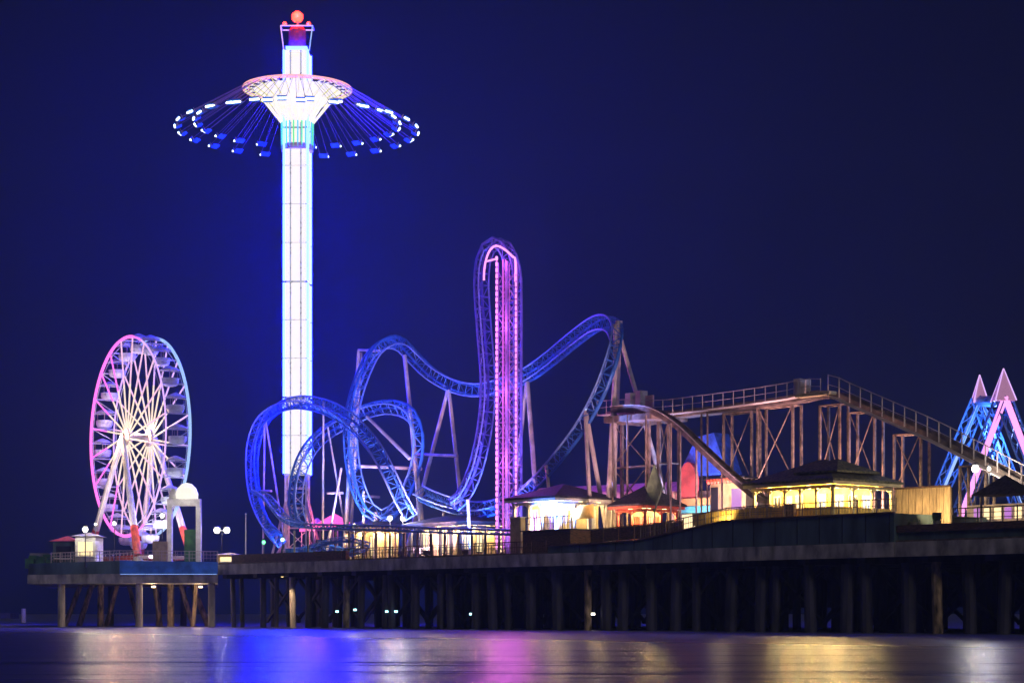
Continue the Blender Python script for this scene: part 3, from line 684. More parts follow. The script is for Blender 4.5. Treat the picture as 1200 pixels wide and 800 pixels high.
flood(1085, 4, PK, 9000, at(1085, 520, 15), 'pink floodlight in front of the board fence')

# ------------------------------------------------------------------ water chute ride (elevated flume)
fl = thing('flume_ride', gz(900, DECK, 17), 'elevated water chute ride with railed walkway on pink lit braced towers', 'flume ride')
FD = 17
line = [(717, 483), (745, 481), (790, 482), (830, 478), (880, 472), (935, 464), (960, 459), (985, 460), (1000, 467), (1050, 489), (1100, 511), (1150, 536), (1205, 565), (1260, 590)]
P = spline([at(x, y + 6, FD) for x, y in line], 1.35); CI = min(range(len(P)), key=lambda i: abs(px_of(P[i]) - 985))
tr = MB()
for p, q in zip(P, P[1:]):
    tr.bar(p, q, 1.7, .28, rust); tr.bar(p - N * .85 + UP * .25, q - N * .85 + UP * .25, .12, .55, rust); tr.bar(p + N * .85 + UP * .25, q + N * .85 + UP * .25, .12, .55, rust)
    tr.bar(p - N * 1.6 + UP * .1, q - N * 1.6 + UP * .1, 1.0, .08, steel)
tr.build('trough', fl)
railing('', '', [p - N * 2.05 + UP * .15 for p in P[:CI + 1]], 1.35, 1.25, steel, 0, parent=fl, pw=.08, mid=1)
railing('', '', [p - N * 1.0 + UP * .2 for p in P[CI:]], 1.75, 1.5, steel, 0, parent=fl, pw=.1, mid=1)
ch = MB()
C2 = spline([at(720, 482, 14), at(745, 480, 14), at(768, 484, 13.5), at(795, 500, 13), at(825, 528, 12.5), at(855, 556, 12), at(884, 580, 11.5), at(900, 590, 11)], .8)
for p, q in zip(C2, C2[1:]):
    ch.bar(p, q, 1.1, .25, rust); ch.bar(p - N * .5 + UP * .22, q - N * .5 + UP * .22, .1, .4, rust); ch.bar(p + N * .5 + UP * .22, q + N * .5 + UP * .22, .1, .4, rust); ch.bar(p - N * .6 + UP * .46, q - N * .6 + UP * .46, .1, .08, steel)
ch.build('chute', fl)
st = MB(); st.lbox(aa(716, 14), aa(772, 14), 13, 18, zz(740, 494, 14), zz(740, 487, 14), rust); st.build('top_platform', fl)
for x0, x1, d0_, d1_, y0, y1, mm, nm in ((745, 751, 15.5, 16.5, 476, 462, white, 'motor_box'), (757, 763, 15.5, 16.5, 477, 459, steel, 'motor_box'), (771, 780, 15.2, 15.4, 470, 465, canvas_p, 'notice_board')):
    mo = MB(); mo.lbox(aa(x0, FD), aa(x1, FD), d0_, d1_, zz(x0, 482, FD), zz(x0, y1, FD), mm); mo.build(nm, fl)
hb = MB(); hb.lbox(aa(945, FD), aa(952, FD), 15.2, 16.8, zz(950, 463, FD), zz(950, 445, FD), steel); hb.build('crest_box', fl); hb = MB(); hb.lbox(aa(952, FD), aa(992, FD), 14.6, 15.6, zz(970, 466, FD), zz(970, 462, FD), cream); hb.build('crest_landing', fl)
def tower(px0, px1, pyt, d0, d1, m, levels, br=.08, lr=.15):
    a0, a1 = aa(px0, (d0 + d1) / 2), aa(px1, (d0 + d1) / 2); z1 = zz((px0 + px1) / 2, pyt, (d0 + d1) / 2)
    tb = MB(); cor = [(a0, d0), (a1, d0), (a1, d1), (a0, d1)]
    zs = [DECK + (z1 - DECK) * k / levels for k in range(levels + 1)]
    for i in range(4):
        p, q = cor[i], cor[(i + 1) % 4]
        for k in range(levels):
            if i == 0: tb.tube(L(*p, zs[k]), L(*q, zs[k + 1]), br * .8, m, 5); tb.tube(L(*q, zs[k]), L(*p, zs[k + 1]), br * .8, m, 5)
            tb.tube(L(*p, zs[k + 1] - .05), L(*q, zs[k + 1] - .05), br, m, 5)
    o = tb.build('support_tower', fl)
    for c in cor:
        lg = MB(); lg.bar(L(*c, DECK), L(*c, z1), lr * 2, lr * 2, m, U); lg.build('leg', o)
tower(723, 766, 494, 14.6, 16, rust, 3)
tower(778, 790, 488, 16, 17.4, rust, 3)
tower(853, 886, 483, 16.4, 17.6, tan, 2, .075, .105)
tower(893, 934, 476, 16.4, 17.6, tan, 2, .075, .105)
tower(966, 989, 474, 16.4, 17.6, tan, 2, .065, .1)
tower(1000, 1030, 482, 16.4, 17.6, tan, 2, .065, .1)
tower(1053, 1084, 508, 16.4, 17.6, tan, 2, .065, .1)
tower(1130, 1160, 545, 16.4, 17.6, tan, 1, .065, .1)
for px, py, d in ((735, 486, 12.6), (757, 486, 12.6), (786, 496, 12), (797, 505, 12), (816, 520, 12.6), (829, 482, 15.5), (822, 484, 15.5), (846, 550, 12), (718, 488, 12.6)):
    q = MB(); t = at(px, py, d); q.bar(V((t.x, t.y, DECK)), t, .14, .14, rust, U); q.build('leg', fl)

# ------------------------------------------------------------------ pavilions and halls
def arch(mb, p, s, m, r=.55):
    for k in range(4):
        a0, a1 = math.pi / 2 * k / 4, math.pi / 2 * (k + 1) / 4
        f = lambda a: p + U * s * (r - r * math.cos(a)) * 1 + UP * (-r + r * math.sin(a))
        mb.bar(f(a0), f(a1), .1, .1, m)
def pavilion(name, label, px0, pxc, px1, d0, zf, eave, ridge, roof, postm, wallm, nposts, nend, light, power, inset=None, wins=None, cat='pavilion', core=1.9, wallh=1.0, wwall=None, endwins=()):
    a0, a1 = aa(px0, d0), aa(pxc, d0); d1 = d0 + 2
    while px_of(L(a1, d1, 0)) < px1: d1 += .05
    t = thing(name, L((a0 + a1) / 2, (d0 + d1) / 2, zf), label, cat)
    ze, zr_ = zz(pxc, eave, d0), zz((px0 + px1) / 2, ridge, (d0 + d1) / 2)
    r = MB(); hiproof(r, a0 - .7, a1 + .7, d0 - .8, d1 + .8, ze, zr_, roof, inset); r.build('roof', t)
    f = MB(); f.lbox(a0 - .65, a1 + .65, d0 - .75, d0 - .63, ze - .28, ze - .01, postm); f.lbox(a1 + .53, a1 + .65, d0 - .62, d1 + .6, ze - .28, ze - .01, postm)
    f.lbox(a0 - .3, a1 + .3, d0 - .1, d0 + .1, ze - .55, ze - .29, postm); f.lbox(a1 - .1, a1 + .1, d0 + .11, d1 + .1, ze - .55, ze - .29, postm); f.build('fascia', t)
    c = MB(); c.lbox(a0 - .5, a1 + .5, d0 - .55, d1 + .5, ze - .12, ze - .02, wallm); c.build('ceiling', t)
    for k in range(nposts):
        a = a0 + (a1 - a0) * k / (nposts - 1); m = MB(); m.lbox(a - .11, a + .11, d0 - .11, d0 + .11, zf, ze - .55, postm)
        if k < nposts - 1: arch(m, L(a, d0, ze - .56), U, postm)
        if k: arch(m, L(a, d0, ze - .56), -U, postm)
        m.build('post', t)
    for k in range(1, nend):
        d = d0 + (d1 - d0) * k / (nend - 1); m = MB(); m.lbox(a1 - .11, a1 + .11, d - .11, d + .11, zf, ze - .55, postm)
        if k < nend - 1: arch(m, L(a1, d, ze - .56), N, postm)
        arch(m, L(a1, d, ze - .56), -N, postm); m.build('post', t)
    w = MB(); db = d0 + core; ab = a1 - core; w.lbox(a0 + .2, ab, db, d1, zf, ze - .15, wallm); w.build('back_wall', t)
    def win(x0, x1, side, wm):
        q = MB(); fr = MB(); z0, z1 = zf + wallh, ze - 1.0
        if side: B_ = lambda mb, u0, u1, o0, o1, za, zb, m: mb.lbox(ab + o0, ab + o1, u0, u1, za, zb, m)
        else: B_ = lambda mb, u0, u1, o0, o1, za, zb, m: mb.lbox(u0, u1, db - o1, db - o0, za, zb, m)
        B_(q, x0, x1, .01, .05, z0, z1, wm); wo = q.build('window', t)
        for xx in (x0, (x0 + x1) / 2, x1): B_(fr, xx - .05, xx + .05, .052, .1, z0, z1, postm)
        B_(fr, x0 - .05, x1 + .05, .052, .12, z0 - .12, z0 - .002, postm); B_(fr, x0 - .05, x1 + .05, .052, .12, z1 + .002, z1 + .1, postm); fr.build('frame', wo)
    for k, wm in enumerate(wins or []):
        n = len(wins)
        if wm: win(a0 + .4 + (ab - a0 - .6) * (k + .18) / n, a0 + .4 + (ab - a0 - .6) * (k + .82) / n, 0, wm)
    for k, wm in enumerate(endwins):
        n = len(endwins)
        if wm: win(db + .2 + (d1 - db - .4) * (k + .18) / n, db + .2 + (d1 - db - .4) * (k + .82) / n, 1, wm)
    spots = [(a0 + (a1 - a0) * (k + .5) / light, d0 + .8) for k in range(light)] + [(a1 - .8, d0 + (d1 - d0) * (k + .6) / max(1, nend - 1)) for k in range(nend - 1)]
    for a, dd in spots:
        b_ = MB(); b_.lathe(L(a, dd, ze - .5), [(.16, 0), (.26, .12), (.2, .3)], bulb_y, 10); b_.build('ceiling_lamp', t)
        lamp(t, L(a, dd, ze - .8), (1, .68, .25), power, .2)
    if wwall:
        q = MB(); q.lbox(a0, a1 - .12, d0 - .04, d0 + .04, zf, zf + 1.0, wwall); q.lbox(a1 - .04, a1 + .04, d0 + .12, d1, zf, zf + 1.0, wwall); q.build('low_wall', t)
    return t, a0, a1, ze, d1
def arch(mb, p, s, m, r=.55):
    for k in range(4):
        b0, b1 = math.pi / 2 * k / 4, math.pi / 2 * (k + 1) / 4
        f = lambda g: p + s * (r - r * math.cos(g)) + UP * (-r + r * math.sin(g))
        mb.bar(f(b0), f(b1), .1, .1, m)
t, pa0, pa1, pze, pd1 = pavilion('open_pavilion', 'bright yellow lit open pavilion with hipped brown roof on the raised boardwalk', 884, 976, 1044, 3.2, ZR, 563, 541, roofg, cream, yellow, 6, 4, 4, 1000, None,
         [glassd, win_w, win_y, None, win_w], wwall=yellow, endwins=(win_w, glassd, win_w))
cu = MB(); hiproof(cu, pa1 - 4.5, pa1 + .3, 3.4, 9, pze + .75, pze + 1.9, roofg); cu.build('roof', t)
railing('pavilion_railing', 'yellow lit railing panel sloping up to the open pavilion', [L(aa(812, 2.2), 2.2, zz(812, 617, 2.2)), L(aa(872, 2.2), 2.2, ZR + .02), L(aa(919, 2.2), 2.2, ZR + .02)], 1.15, 1.6, rust, .4, infill=yellow)
flood(845, 1.2, (1, .75, .3), 500, at(850, 600, 2.2), 'warm floodlight aimed at the yellow ramp railing', 140, ZR - .9)
gt = MB(); gt.lbox(aa(921, 1.8), aa(932, 1.8), 1.6, 1.9, ZR + .01, ZR + 1.15, wood); gt.lbox(aa(920.5, 1.8), aa(932.5, 1.8), 1.55, 1.95, ZR + 1.15, ZR + 1.22, rust)
tag(gt.build('trash_bin'), 'square brown bin in a gap of the pavilion railing', 'bin')
# fence of pale boards
fb = thing('board_fence', gz(1080, zl, 5), 'pale orange board fence right of the glowing pavilion', 'fence')
mb = MB(); a0, a1 = aa(1049, 5), aa(1114, 5); n = 8
for k in range(n): x0 = a0 + (a1 - a0) * k / n; mb.lbox(x0 + .03, x0 + (a1 - a0) / n - .03, 5, 5.15, zl + .25, zz(1080, 571, 5), woodl)
mb.build('board_panel', fb)
mb = MB(); mb.lbox(a0, a1, 5.16, 5.28, zl + .4, zz(1080, 572.5, 5), darkm); mb.lbox(a0, a1, 4.9, 4.99, zz(1080, 570.5, 5) - .1, zz(1080, 570.5, 5) + .05, wood); mb.build('frame', fb)
flood(1062, 2.5, (1, .7, .35), 1100, at(1062, 585, 5), 'warm floodlight at the left end of the board fence', 120, zl + .25)
flood(1098, 2.5, (1, .7, .35), 1100, at(1098, 585, 5), 'warm floodlight at the right end of the board fence', 120, zl + .25)
for px, lb in ((1070, 'small round shrub left on the ledge before the board fence'), (1098, 'small round shrub right on the ledge before the board fence')):
    mb = MB(); c = gz(px, zl + .6, 1.6)
    for k in range(160):
        v = V((random.gauss(0, 1), random.gauss(0, 1), random.gauss(0, 1))).normalized() * random.uniform(.2, .55); p = c + v * 1; q = V((random.uniform(-1, 1), random.uniform(-1, 1), random.uniform(-1, 1))).normalized() * .1
        mb.poly([p, p + q, p + q.cross(UP) + v * .1], greenp)
    s = thing('shrub', gz(px, zl + .25, 1.6), lb, 'shrub'); mb.build('foliage', s); pt_ = MB(); pt_.lathe(gz(px, zl + .25, 1.6), [(.25, 0), (.35, .3)], concrete, 10); pt_.build('pot', s)
# hip roofed hall in the middle
pavilion('food_hall', 'long hall with dark hipped roof, white posts and purple window right of the lift tower', 603, 652, 716, 6, DECK, 583, 569, roofd, white, cream, 4, 4, 2, 330, None, [win_p, None, win_p], 'hall', wallh=1.3, endwins=(wallor, None, win_y))
mb = MB(); x0 = aa(666, 8); mb.prism([L(x0, 8, zz(690, 607, 8)), L(x0 + 3.5, 8, zz(690, 607, 8)), L(x0 + 3.5, 8, zz(690, 590, 8)), L(x0, 8, zz(690, 597, 8))], N * .15, yellow)
for xx in (x0 + .1, x0 + 3.3): mb.lbox(xx, xx + .12, 8, 8.14, DECK, zz(690, 606.9, 8), white)
tag(mb.build('yellow_board'), 'slanted yellow board on legs inside the hip roofed hall', 'board')
mb = MB(); mb.lbox(aa(600, 3.5), aa(612, 3.5), 3.3, 3.9, DECK, zz(606, 607, 3.5), cream); mb.lbox(aa(599.4, 3.5), aa(612.6, 3.5), 3.2, 4.0, zz(606, 607, 3.5), zz(606, 607, 3.5) + .12, white)
tag(mb.build('utility_cabinet'), 'cream utility cabinet on the deck at the left corner of the hall', 'cabinet')
# low roofed stall and peaked tent further back
pavilion('game_stall', 'low dark roofed stall glowing orange behind the braced tower', 724, 756, 792, 11, DECK + .02, 592, 570, roofd, redp, cream, 3, 3, 2, 350, None, [wallor, win_y], 'stall', endwins=(win_y, wallor))
tn = thing('canvas_canopy', gz(700, DECK, 24), 'wide pink lit canvas canopy behind the hip roofed hall', 'canopy')
mb = MB(); mb.prism([at(628, 574, 24), at(800, 566, 24), at(815, 577, 22), at(615, 580, 22)], UP * .2, canvas_p); mb.prism([at(628, 574, 24), at(800, 566, 24), at(810, 590, 27), at(640, 590, 27)], UP * .2, canvas_p); mb.build('canvas', tn)
for px in (640, 690, 740, 790):
    q = MB(); t_ = at(px, 576, 23.4); q.tube(V((t_.x, t_.y, DECK)), t_, .1, white, 8); q.build('pole', tn)
flood(668, 19, (.8, .4, 1), 2500, at(680, 560, 24), 'violet floodlight under the pink canopy', 130, DECK)
flood(745, 20, (1, .45, .4), 2500, at(750, 560, 24), 'red floodlight under the pink canopy', 130, DECK)
# funhouse with coloured gable
fh = thing('fun_house', gz(825, DECK, 22), 'funhouse with a blue pointed roof and a red painted round gable', 'funhouse')
mb = MB(); a0, a1 = aa(797, 22), aa(852, 22); mb.lbox(a0, a1, 22, 24, DECK, zz(820, 575, 22), white); mb.build('wall', fh)
mb = MB(); z0 = zz(820, 560, 22); mb.prism([L(a0 - .2, 21.8, zz(820, 557, 22)), L(a1 + .2, 21.8, zz(820, 557, 22)), L(aa(838, 22), 21.8, zz(838, 507, 22)), L(aa(818, 22), 21.8, zz(818, 512, 22))], N * 2.2, mat('blue_roof_panel', (.06, .14, .8), .5, nscale=1.5, namt=.3)); mb.build('roof', fh)
mb = MB(); g0, g1 = aa(796, 21), aa(815, 21); pts_ = [L(g0, 21, zz(805, 590, 21)), L(g1, 21, zz(805, 590, 21))]
for k in range(9):
    t_ = math.pi * k / 8; pts_.append(L((g0 + g1) / 2 + (g1 - g0) / 2 * math.cos(t_), 21, zz(805, 563, 21) + math.sin(t_) * 1.9))
mb.prism(pts_, N * .5, mat('red_gable_paint', (.8, .1, .07), .6, nscale=1, namt=.2)); mb.build('gable', fh)
mb = MB(); mb.lbox(g0 - .1, aa(850, 21), 20.9, 21.6, zz(820, 592, 21), zz(820, 583, 21), mat('orange_band', (.85, .35, .1), .6, nscale=1, namt=.2)); mb.lbox(g0 - .1, aa(850, 21), 20.85, 21.6, zz(820, 600, 21), zz(820, 592.5, 21), mat('aqua_band', (.1, .5, .55), .6, nscale=1, namt=.2)); mb.build('painted_band', fh)
mb = MB(); mb.lbox(aa(800, 21), aa(850, 21), 20.9, 21.0, DECK + .8, zz(820, 602, 21), win_y); mb.build('window', fh)
flood(806, 17.5, (1, .5, .35), 4000, at(808, 570, 22), 'warm floodlight aimed at the red gable', 100)
flood(838, 17.5, (.35, .5, 1), 16000, at(838, 535, 22), 'blue floodlight aimed at the blue pointed roof', 90)
# small barn-like stall with red lights
bn = thing('candy_stall', gz(842, DECK, 13.6), 'small stall with a scalloped red fringe and purple door left of the pavilion', 'stall')
mb = MB(); mb.lbox(aa(832, 15), aa(874, 15), 15, 18, DECK, zz(850, 566, 15), cream); mb.build('wall', bn)
mb = MB()
for k in range(9): a = aa(830, 14.6) + k * .42; mb.lathe(L(a, 14.6, zz(840, 563, 14.6)), [(.05, -.3), (.2, -.1), (.2, .15)], redp, 8)
mb.lbox(aa(829, 15), aa(877, 15), 14.5, 18.5, zz(840, 562, 14.6), zz(840, 560, 14.6), roofd); mb.build('roof', bn)
mb = MB(); mb.lbox(aa(834, 15), aa(842, 15), 14.9, 14.98, DECK + 1, zz(850, 570, 15), glassd); mb.lbox(aa(858, 15), aa(869, 15), 14.9, 14.98, DECK + .3, zz(850, 573, 15), win_p); mb.build('window', bn)
lamp(bn, L(aa(852, 14), 13.2, zz(850, 570, 14)), (1, .75, .5), 500, .2)
# tree-like sculpture inside the braced tower
sg = thing('diamond_sign', gz(768, DECK, 11.5), 'dull green diamond shaped sign board on a post behind the braced tower', 'sign')
mb = MB(); mb.lathe(at(767, 572, 11.8), [(1.2, -.1), (1.25, 0), (1.2, .1)], mat('sage_board', (.12, .17, .1), .6, nscale=1, namt=.4), 4, U * .9, UP * 1.9, -N); mb.build('board', sg)
mb = MB(); mb.tube(gz(767, DECK, 12.1), at(767, 572, 12.1), .1, steel, 8); mb.build('post', sg)
# lit hall behind the low track
pavilion('arcade_hall', 'long cream arcade wall glowing yellow behind the low coaster track', 404, 440, 474, 14, DECK, 617, 609, roofd, wood, cream, 4, 4, 2, 520, None, [win_y, None, win_y], 'hall', core=1.2, endwins=(None, win_y))
pavilion('snack_hall', 'yellow lit stall row left of the lift tower foot', 482, 552, 600, 13, DECK, 612, 604, roofd, darkm, cream, 7, 4, 4, 520, None, [win_y, None, win_y, win_y, None, win_y], 'hall', core=1.2, endwins=(win_y, None, win_y))
# crates / dark clutter of queue barriers
railing('queue_railing', 'dark zigzag queue railing before the yellow stalls', [gz(420, DECK, 9), gz(500, DECK, 9), gz(592, DECK, 9)], 1.3, 1.1, darkm, 0, mid=2)
mb = MB(); ZS = zz(640, 622, 2); mb.lbox(aa(616, 2), aa(672, 2), 1.6, 4.2, DECK + .01, ZS, wood); mb.lbox(aa(615, 2), aa(673, 2), 1.4, 4.3, ZS, ZS + .12, darkm)
tag(mb.build('service_ramp'), 'dark timber service ramp box in front of the hall', 'ramp')
railing('ramp_railing', 'short brown railing on top of the service ramp box', [gz(616, ZS + .12, 1.7), gz(670, ZS + .12, 1.7)], 1.2, 1.3, rust, .3)
# pink peaked tents
for px, y, lb, w_ in ((372, 609, 'small pink peaked tent beside the tower foot', 1.6), (392, 604, 'larger pink neon tent under the coaster columns', 2.0)):
    b = gz(px, DECK, 24); s_ = thing('peaked_tent', b, lb, 'tent')
    z1 = zz(px, y + 12, 24); c = V((b.x, b.y, z1)); mb = MB(); worldroof(mb, c, U * w_, N * w_, 1.6, neon_p if px > 380 else canvas_p); mb.build('canvas', s_)
    for sx in (-1, 1):
        for sy in (-1, 1): q = MB(); f_ = b + U * w_ * .9 * sx + N * w_ * .9 * sy; q.tube(f_, V((f_.x, f_.y, z1)), .07, white, 6); q.build('pole', s_)
    q = MB(); q.bar(c - U * w_ - N * w_, c + U * w_ - N * w_, .1, .35, neon_p); q.build('valance', s_)
    lamp(s_, c - N * 2.4 + UP * .2, (1, .2, .35), 500, .2)
# spinning ride
sp = thing('spinning_ride', gz(378, DECK, 12), 'small dark blue spinning ride with round cars on arms', 'ride'); c = gz(378, DECK, 12)
mb = MB(); mb.lathe(c, [(1.4, 0), (1.2, .6), (.5, 1), (.4, 2.6), (.7, 2.9)], bluep, 14); mb.build('hub', sp)
for k in range(6):
    g_ = k * math.pi / 3 + .2; o = V((math.cos(g_), math.sin(g_), 0)); q = MB(); q.tube(c + UP * 2.4 + o * .4, c + UP * 1.7 + o * 3.4, .12, bluep, 6); q.build('arm', sp)
    q = MB(); q.lathe(c + o * 3.6 + UP * 1.0, [(.3, 0), (.75, .3), (.8, .8), (.75, .85), (.5, .5)], trackb, 12); q.build('car', sp)
# ferris side small stand right of platform
sd_ = kiosk('lemonade_stand', 'small orange lit stand right of the ferris wheel platform', 254, 281, 650, PY + 14, yellow, woodl, .35, win_y, 1.4, ground=DECK - .02)

# ------------------------------------------------------------------ pendulum ride on the right
pr = thing('pendulum_ride', gz(1170, zl, 14), 'ride frame of blue lattice legs and glowing pink legs with pointed caps', 'thrill ride')
def lat(p, q, w, m, nm='lattice_leg'):
    d = (q - p).normalized(); x = d.cross(N).normalized() * w; y = N * w; mb = MB()
    C = [x + y, x - y, -x - y, -x + y]
    for c in C: mb.tube(p + c, q + c, .1, m, 6)
    n = int((q - p).length / (w * 2.4))
    for k in range(n):
        a0, a1 = p.lerp(q, k / n), p.lerp(q, (k + 1) / n)
        for i in range(4):
            c0, c1 = (C[i], C[(i + 1) % 4]) if k % 2 else (C[(i + 1) % 4], C[i]); mb.tube(a0 + c0, a1 + c1, .05, m, 4)
    return mb.build(nm, pr)
for (ax, ay, d, feet, lm) in ((1148, 468, 30, ((1078, 606), (1209, 606)), None), (1176, 466, 24, ((1113, 606), (1238, 606)), led_pinkw)):
    ap = at(ax, ay, d)
    for i, (fx_, fy_) in enumerate(feet):
        ft = gz(fx_, zl, d + (3 if lm else -3)); lo = lat(ft, ap, .52, bluep)
        sd2 = -V((0, 1, 0)) * .8
        s = MB()
        if lm:
            s.tube(ft + sd2, ap + sd2 * .8, .28, led_pinkw, 8)
        else:
            s.tube(ft + sd2, ap + sd2 * .8, .14, led_sky, 6)
        s.build('light_strip', lo)
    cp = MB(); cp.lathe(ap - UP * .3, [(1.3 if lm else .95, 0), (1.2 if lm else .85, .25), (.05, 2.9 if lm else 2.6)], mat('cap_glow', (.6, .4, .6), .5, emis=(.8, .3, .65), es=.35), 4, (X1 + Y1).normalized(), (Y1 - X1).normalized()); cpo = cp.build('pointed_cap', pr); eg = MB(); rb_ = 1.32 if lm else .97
    for q_ in range(4): dv = [(X1 + Y1), (Y1 - X1), -(X1 + Y1), (X1 - Y1)][q_].normalized(); eg.tube(ap - UP * .3 + dv * rb_, ap + UP * (2.6 if lm else 2.3), .06, led_lilac, 5)
    eg.build('edge_light', cpo)
ax_ = MB(); ax_.tube(at(1148, 470, 30), at(1176, 470, 24), .5, bluep, 10); ax_.build('axle', pr)
mb = MB(); mb.lbox(aa(1133, 12), aa(1260, 12), 12, 13, zl + .3, zl + 2.3, mat('booth_wall', (.6, .5, .55), .6, nscale=1)); mb.build('station_wall', pr)
for k in range(7): q = MB(); x0 = aa(1142 + k * 12, 12); q.lbox(x0, x0 + .6, 11.9, 11.99, zl + 1.1, zl + 2.0, win_y if k % 3 else win_p); q.build('window', pr)
lamp(pr, at(1160, 505, 27), (.3, .45, 1), 3500, .5)
dr = thing('dark_tent', gz(1180, zl, 9), 'dark tent roof between the pink lit legs at the far right', 'tent')
mb = MB(); c = at(1178, 580, 6); worldroof(mb, c, U * 2.2, N * 1.5, 1.6, roofd); mb.build('roof', dr)
for s_ in (-1, 1):
    q = MB(); f_ = c + U * 2.3 * s_; q.tube(V((f_.x, f_.y, zl)), f_, .1, white, 6); q.build('pole', dr)

# ------------------------------------------------------------------ lights under the pier, distant jetty
for i, (px, py, lb) in enumerate(((395, 716, 'left end lamp of the row under the pier'), (416, 714, 'second small lamp from the left under the pier'), (453, 716, 'small pale lamp under the pier near the arcade'), (464, 716, 'pale lamp just right of another under the pier'), (514, 716, 'pale lamp under the pier below the leaning columns'), (552, 719, 'small lamp with a drooping glow left of the lift tower'), (695, 719, 'bright greenish lamp under the middle of the pier'))):
    t = at(px, py, 1.0 if px != 695 else .6); b = thing('pile_light', t, lb, 'lamp', 'lamps fixed under the pier')
    m = MB(); m.quadbox(t, U * .16, N * .08, UP * .1, bulb_c if px < 600 else bulb_w); m.build('lens', b)
    m = MB(); m.bar(t + N * .12, V((t.x, t.y, 5.55)) + N * .12, .06, .06, darkm, U); m.build('bracket', b)
bq = L(0, -.25, 5.7); b = thing('pile_light', bq, 'added light above the single brightly lit pale pile', 'lamp'); m = MB(); m.quadbox(bq, U * .15, N * .1, UP * .1, darkm); m.bar(bq - UP * .12, bq - UP * .14, .2, .2, bulb_y, U); m.build('housing', b)
lamp(b, bq + V((0, -1.6, -.3)), (1, .68, .42), 900, .1, 'SPOT', L(0, 1, 2.0), 60)  # spot light added only to brighten the pale pile
for px, Y_, z_, lb, pw in ((180, PY + 4, zb - .35, 'added amber light under the wheel platform among slanted piles', 350), (235, PY + 5, zb - .35, 'added amber light under the right corner of the wheel platform', 350)):
    t = Q(px, Y_, z_); b = thing('pile_light', t, lb, 'lamp'); m = MB(); m.quadbox(t, X1 * .2, Y1 * .2, UP * .08, bulb_y); m.build('lens', b); m = MB(); m.quadbox(t + UP * .14, X1 * .25, Y1 * .25, UP * .05, darkm); m.build('housing', b)
    lamp(b, t + V((0, -1.2, -.4)), (1, .7, .4), pw, .2)  # amber lights added to brighten the piles under the wheel platform
jt = thing('distant_jetty', V((-110, 350, 0)), 'low dark jetty on the horizon at the far left', 'jetty')
mb = MB(); mb.quadbox(V((-110, 350, 1.2)), X1 * 25, Y1 * 3, UP * .5, pile_d); mb.build('rocks', jt)
mb = MB(); mb.tube(V((-83, 348, 0)), V((-83, 348, 2.4)), .4, pile_l, 8); mb.build('marker_post', jt)

# ------------------------------------------------------------------ air, sky and city glow
hz = MB(); hz.quadbox(V((0, 240, 48)), X1 * 330, Y1 * 360, UP * 50, None) if False else None
def haze():
    me = bpy.data.meshes.new('haze'); x, y0, y1, z0, z1 = 260, -30, 420, -1.0, 95
    vs = [(sx * x, y, z) for z in (z0, z1) for y in (y0, y1) for sx in (-1, 1)]
    me.from_pydata(vs, [], [(0, 2, 3, 1), (4, 5, 7, 6), (0, 1, 5, 4), (2, 6, 7, 3), (0, 4, 6, 2), (1, 3, 7, 5)])
    m = bpy.data.materials.new('sea_haze'); m.use_nodes = True; nt = m.node_tree; nt.nodes.clear()
    o = nt.nodes.new('ShaderNodeOutputMaterial'); v = nt.nodes.new('ShaderNodeVolumePrincipled')
    v.inputs['Color'].default_value = (.4, .55, 1, 1); v.inputs['Density'].default_value = .00068; v.inputs['Anisotropy'].default_value = 0.0
    nt.links.new(v.outputs[0], o.inputs['Volume']); me.materials.append(m)
    ob = bpy.data.objects.new('haze', me); COL.objects.link(ob); tag(ob, kind='stuff', label='thin sea haze glowing around the lit rides', cat='haze')
haze()
w = bpy.data.worlds.new('World'); sc.world = w; w.use_nodes = True; nt = w.node_tree; bg = nt.nodes['Background']
sky = nt.nodes.new('ShaderNodeTexSky'); sky.sky_type = 'NISHITA'; sky.sun_disc = False; sky.sun_elevation = R(-5); sky.sun_rotation = R(200)
bg.inputs['Strength'].default_value = .08; nt.links.new(sky.outputs[0], bg.inputs['Color'])
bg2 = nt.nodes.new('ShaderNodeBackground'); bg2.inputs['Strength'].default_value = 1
tc = nt.nodes.new('ShaderNodeTexCoord')                       # broad blue sky glow over the park, navy elsewhere
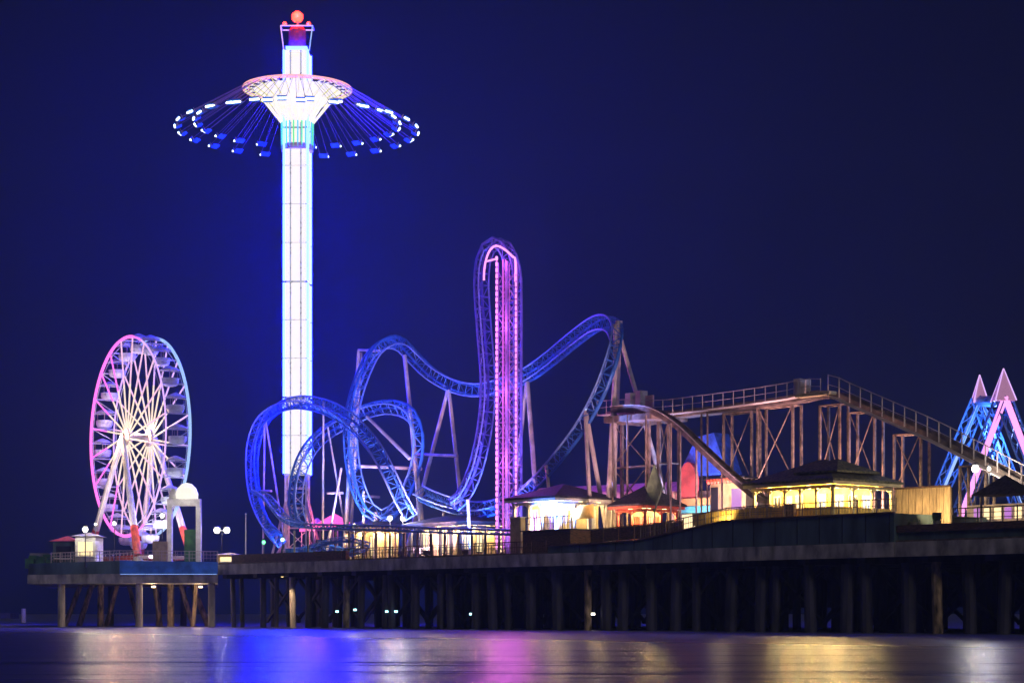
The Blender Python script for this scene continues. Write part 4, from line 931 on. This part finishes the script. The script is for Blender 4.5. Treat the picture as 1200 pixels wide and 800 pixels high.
vs_ = nt.nodes.new('ShaderNodeVectorMath'); vs_.operation = 'SUBTRACT'; vs_.inputs[1].default_value = (-.08, 1, .07)
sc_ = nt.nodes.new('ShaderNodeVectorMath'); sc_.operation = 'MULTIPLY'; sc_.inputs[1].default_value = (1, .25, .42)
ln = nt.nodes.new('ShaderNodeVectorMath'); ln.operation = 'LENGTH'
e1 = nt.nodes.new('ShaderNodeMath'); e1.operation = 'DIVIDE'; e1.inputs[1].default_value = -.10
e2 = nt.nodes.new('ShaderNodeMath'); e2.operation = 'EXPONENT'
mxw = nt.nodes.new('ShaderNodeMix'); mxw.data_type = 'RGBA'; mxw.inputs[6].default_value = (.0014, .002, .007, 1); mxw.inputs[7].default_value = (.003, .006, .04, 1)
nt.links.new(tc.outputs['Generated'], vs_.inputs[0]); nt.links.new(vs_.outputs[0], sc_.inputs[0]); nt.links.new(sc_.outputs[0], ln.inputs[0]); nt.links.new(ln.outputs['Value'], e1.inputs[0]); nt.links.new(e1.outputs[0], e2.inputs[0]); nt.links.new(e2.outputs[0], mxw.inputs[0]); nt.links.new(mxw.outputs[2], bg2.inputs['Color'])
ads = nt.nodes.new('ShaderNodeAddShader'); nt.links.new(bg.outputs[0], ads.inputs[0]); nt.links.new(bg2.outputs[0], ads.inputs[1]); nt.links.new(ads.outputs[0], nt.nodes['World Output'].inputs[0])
sun = bpy.data.lights.new('city_glow', 'SUN'); sun.energy = .42; sun.angle = R(8); sun.color = (1, .9, .8)
so = bpy.data.objects.new('city_glow', sun); COL.objects.link(so); so.rotation_euler = V((-.35, 1, -.5)).to_track_quat('-Z', 'Y').to_euler()

sc.view_settings.view_transform = 'Standard'; sc.view_settings.look = 'None'; sc.view_settings.gamma = 1; sc.view_settings.exposure = 0
c = sc.cycles; c.use_denoising = True; c.volume_bounces = 0; c.max_bounces = 5; c.diffuse_bounces = 2; c.glossy_bounces = 3; c.transparent_max_bounces = 4
try: c.denoiser = 'OPENIMAGEDENOISE'
except Exception: pass
c.use_adaptive_sampling = True; c.adaptive_threshold = .02; c.sample_clamp_indirect = 4
